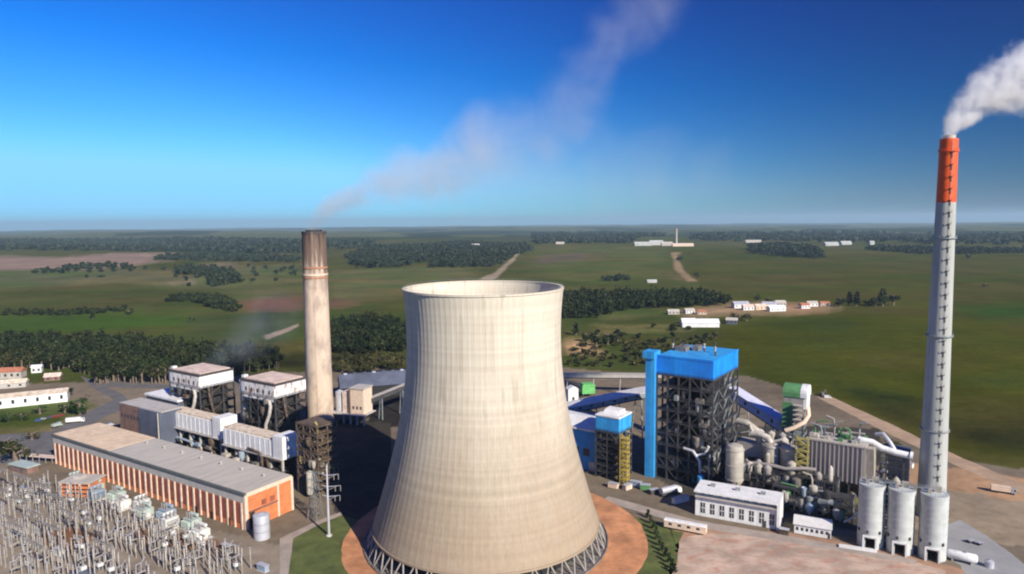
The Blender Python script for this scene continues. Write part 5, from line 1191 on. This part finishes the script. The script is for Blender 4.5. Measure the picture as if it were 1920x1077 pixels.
# front row of the dark wood, bare trunks showing
for k in range(40):
    px = 178 + k * 4.1 + random.uniform(-2, 2); py = 716 + random.uniform(-4, 4) + (4 if px < 200 else 0)
    tree(px, py, random.uniform(15, 20), random.uniform(3.4, 4.6), 'tall bare trunked eucalyptus in the front row of the dark wood', 'tall', 'leaf', 'front row of the dark wood', 300)
for k in range(26):
    px = 2 + k * 6.8 + random.uniform(-2, 2); py = 692 + random.uniform(-4, 4) + max(0, px - 130) * .3
    tree(px, py, random.uniform(15, 20), random.uniform(4.2, 5.4), 'full crowned dark tree along the wood edge behind the red tiled house', 'round', 'leaf', 'leafy edge of the dark wood', 300)
# row of clipped conifers throwing stripes of shade on the lawn
for k in range(11):
    px = 1205 + k * 5.2 if k < 4 else 1222 + (k - 4) * 5.6; py = 972 + k * 10.5
    tree(px + 10, py, 4.6, 1.5, 'small dark cypress in the row along the lawn edge', 'cone', 'leaf2', 'cypress row on the lawn', 260, name='cypress')

# ================================================================== smoke
def at_depth(px, py, Y):
    d = _CR @ np.array([px - 960.0, -(py - 538.5), -FPX]); k = Y / d[1]; return (d[0] * k, Y, CH + d[2] * k)
def smoke(label, pts, dens, col, nscale, amp, src, grow, lo, hi, reach, thin, voxel, ani=.1):
    """pts: (x, y, z, radius). Density falls off from the drift line; turbulence tears the edges"""
    m = bpy.data.materials.new('smoke'); t, o = nt(m); v = N(t, 'ShaderNodeVolumePrincipled'); v.inputs['Color'].default_value = (*col, 1); v.inputs['Anisotropy'].default_value = ani
    pos = t.nodes.new('ShaderNodeNewGeometry').outputs['Position']
    def vm(op, a, b, sc=None):
        n = N(t, 'ShaderNodeVectorMath', operation=op)
        for sk, x in zip(n.inputs, (a, b)):
            if isinstance(x, tuple): sk.default_value = x
            elif x is not None: t.links.new(x, sk)
        if sc is not None: t.links.new(sc, n.inputs['Scale'])
        return n.outputs['Value'] if op == 'DISTANCE' else n.outputs['Vector']
    def ma(op, a, b):
        n = N(t, 'ShaderNodeMath', operation=op)
        for sk, x in zip(n.inputs, (a, b)):
            if isinstance(x, (int, float)): sk.default_value = x
            else: t.links.new(x, sk)
        return n.outputs[0]
    dist = vm('DISTANCE', pos, src)
    g = N(t, 'ShaderNodeMapRange'); t.links.new(dist, g.inputs['Value']); g.inputs['From Max'].default_value = grow; g.inputs['To Min'].default_value = .12 * amp; g.inputs['To Max'].default_value = amp
    nz = N(t, 'ShaderNodeTexNoise', Scale=nscale, Detail=5., Roughness=.62); t.links.new(pos, nz.inputs['Vector'])
    q = vm('ADD', pos, vm('SCALE', vm('SUBTRACT', nz.outputs['Color'], (.5, .5, .5)), None, g.outputs[0]))
    cur = None
    for (x, y, z, r) in pts:
        e = ma('DIVIDE', vm('DISTANCE', q, (x, y, z)), r); cur = e if cur is None else ma('MINIMUM', cur, e)
    f = N(t, 'ShaderNodeMapRange', interpolation_type='SMOOTHSTEP'); t.links.new(cur, f.inputs['Value']); f.inputs['From Min'].default_value = .3; f.inputs['From Max'].default_value = 1.0; f.inputs['To Min'].default_value = 1; f.inputs['To Max'].default_value = 0
    th = N(t, 'ShaderNodeMapRange'); t.links.new(dist, th.inputs['Value']); th.inputs['From Max'].default_value = reach; th.inputs['To Min'].default_value = dens; th.inputs['To Max'].default_value = dens * thin
    t.links.new(ma('MULTIPLY', ma('MULTIPLY', f.outputs[0], th.outputs[0]), ramp(t, noise(t, q, nscale * 1.7, 3), lo, hi)), v.inputs['Density']); t.links.new(v.outputs[0], o.inputs['Volume'])
    import bmesh
    bm = bmesh.new()
    for (x, y, z, r) in pts: bmesh.ops.create_icosphere(bm, subdivisions=2, radius=r * 1.15 + amp * .3 * min(1, .12 + math.dist((x, y, z), src) / grow), matrix=Matrix.Translation((x, y, z)))
    me = bpy.data.meshes.new('smoke'); bm.to_mesh(me); bm.free(); ob = link(bpy.data.objects.new('smoke', me))
    md = ob.modifiers.new('remesh', 'REMESH'); md.mode = 'VOXEL'; md.voxel_size = voxel
    me2 = bpy.data.meshes.new_from_object(ob.evaluated_get(bpy.context.evaluated_depsgraph_get())); ob.modifiers.clear(); ob.data = me2; me2.materials.clear(); me2.materials.append(m)
    ob['kind'] = 'stuff'; ob['label'] = label; ob['category'] = 'smoke'
pp = [(1778, 258, 13), (1782, 246, 15), (1787, 236, 18), (1794, 225, 23), (1803, 214, 29), (1814, 203, 36), (1828, 190, 44), (1843, 178, 50), (1860, 172, 52), (1880, 165, 56), (1900, 156, 64), (1922, 148, 70), (1948, 138, 72), (1975, 132, 74)]
smoke('dense white smoke billowing from the orange topped chimney', [(*at_depth(a, b, 305 + i * .6), r * 305 / 1300) for i, (a, b, r) in enumerate(pp)], .50, (.99, .99, .99), .095, 19., (190., 305., 169.), 30., .36, .60, 80, .6, 1.6)
pp = [(586, 433, 19), (590, 424, 19), (595, 416, 20), (601, 407, 22), (610, 397, 25), (624, 387, 28), (642, 377, 31), (664, 369, 34), (692, 358, 38), (724, 344, 52), (757, 332, 64), (795, 334, 62), (835, 322, 66), (878, 298, 78), (922, 272, 90), (970, 262, 92), (1018, 262, 84), (1058, 225, 80), (1088, 172, 66), (1112, 122, 70), (1142, 78, 70), (1185, 40, 70), (1232, 10, 66)]
smoke('thin pinkish grey smoke trailing from the old stained chimney', [(*at_depth(a, b, 458 - i * 1.2), r * 455 / 1300) for i, (a, b, r) in enumerate(pp)], 0.095, (.98, .97, .97), .030, 28., (-130., 458., 130.), 80., .16, .66, 150, .10, 3.0)
pp = [(800, 378, 34), (860, 360, 60), (940, 345, 84), (1030, 335, 100), (1130, 325, 110), (1230, 325, 105), (1320, 330, 85)]
smoke('broad faint veil of old smoke hanging below the thin plume', [(*at_depth(a, b, 640), r * 640 / 1300) for a, b, r in pp], .0046, (.97, .96, .97), .012, 70., (-130., 640., 130.), 100., .2, .7, 400, .6, 6.0)
smoke('low blue grey smoke drifting off the old boiler houses', [(-208, 458, 38, 8), (-205, 472, 42, 12), (-200, 492, 46, 17), (-195, 520, 52, 23), (-190, 552, 60, 29)], .012, (.66, .72, .80), .035, 20., (-205., 458., 36.), 40., .3, .6, 120, .4, 3.0)

# ================================================================== air, sky, sun
def haze_box():
    b = MB().box(-49000, 49000, -49000, 49000, ZMIN - 1, 390)
    m = bpy.data.materials.new('haze_air'); t, o = nt(m); v = N(t, 'ShaderNodeVolumePrincipled'); v.inputs['Color'].default_value = (.60, .84, 1, 1); v.inputs['Density'].default_value = 3.8e-5; v.inputs['Anisotropy'].default_value = .1
    t.links.new(v.outputs[0], o.inputs['Volume']); h = part('haze', b, m, None); h['kind'] = 'stuff'; h['label'] = 'thin blue summer haze over the plain'; return h
haze_box()
SUN_EL, SUN_AZ = R(31), R(142.5)      # azimuth clockwise from +Y
w = bpy.data.worlds.new('World'); scene.world = w; w.use_nodes = True; t = w.node_tree; t.nodes.clear()
sky = t.nodes.new('ShaderNodeTexSky'); sky.sky_type = 'NISHITA'; sky.sun_disc = False; sky.sun_elevation = SUN_EL; sky.sun_rotation = SUN_AZ
sky.altitude = 0; sky.air_density = 1.0; sky.dust_density = 0.1; sky.ozone_density = 3.0
# deep blue, very clear air: each colour of the sky light gets its own response
se = t.nodes.new('ShaderNodeSeparateColor'); t.links.new(sky.outputs[0], se.inputs[0]); co = t.nodes.new('ShaderNodeCombineColor')
for k, (p_, g_, off, top) in enumerate(((2.0, 6.8, -.33, 2.25), (1.62, 8.7, 0, 6.1), (.85, 11.7, 0, 99))):
    f_ = se.outputs[k]
    for op, v_ in (('MULTIPLY', .1), ('POWER', p_), ('MULTIPLY', g_), ('ADD', off), ('MAXIMUM', .11), ('SMOOTH_MIN', top)):
        n_ = N(t, 'ShaderNodeMath', operation=op); t.links.new(f_, n_.inputs[0]); n_.inputs[1].default_value = v_
        if op == 'SMOOTH_MIN': n_.inputs[2].default_value = top * .25
        f_ = n_.outputs[0]
    t.links.new(f_, co.inputs[k])
# skylight is darkest and bluest at right angles to the sun (Rayleigh polarisation)
dirn = t.nodes.new('ShaderNodeTexCoord').outputs['Generated']
dp = N(t, 'ShaderNodeVectorMath', operation='DOT_PRODUCT'); t.links.new(dirn, dp.inputs[0]); dp.inputs[1].default_value = (math.sin(SUN_AZ) * math.cos(SUN_EL), math.cos(SUN_AZ) * math.cos(SUN_EL), math.sin(SUN_EL))
sq = N(t, 'ShaderNodeMath', operation='MULTIPLY'); t.links.new(dp.outputs['Value'], sq.inputs[0]); t.links.new(dp.outputs['Value'], sq.inputs[1])
pol = N(t, 'ShaderNodeMapRange'); t.links.new(sq.outputs[0], pol.inputs['Value']); pol.inputs['To Min'].default_value = .36; pol.inputs['To Max'].default_value = 1.3; pol.inputs['From Max'].default_value = .56
mu = N(t, 'ShaderNodeVectorMath', operation='SCALE'); t.links.new(co.outputs[0], mu.inputs[0]); t.links.new(pol.outputs[0], mu.inputs['Scale'])
bg = N(t, 'ShaderNodeBackground', Strength=.072); t.links.new(mu.outputs[0], bg.inputs[0]); wo = t.nodes.new('ShaderNodeOutputWorld'); t.links.new(bg.outputs[0], wo.inputs[0])
sd = bpy.data.lights.new('sun', 'SUN'); sd.energy = 5.0; sd.angle = R(.5); sd.color = (1, .91, .76)
so = link(bpy.data.objects.new('sun', sd)); dr = Vector((math.sin(SUN_AZ) * math.cos(SUN_EL), math.cos(SUN_AZ) * math.cos(SUN_EL), math.sin(SUN_EL)))
so.rotation_euler = dr.to_track_quat('Z', 'Y').to_euler(); so.location = (0, -200, 400)

scene.render.engine = 'CYCLES'
cy = scene.cycles
cy.use_denoising = True; cy.max_bounces = 6; cy.diffuse_bounces = 2; cy.glossy_bounces = 2; cy.volume_bounces = 5; cy.volume_step_rate = 1.0; cy.volume_max_steps = 256
cy.filter_width = 2.1; cy.caustics_reflective = False; cy.caustics_refractive = False
scene.view_settings.view_transform = 'Standard'; scene.view_settings.look = 'None'; scene.view_settings.exposure = .42; scene.view_settings.gamma = 1
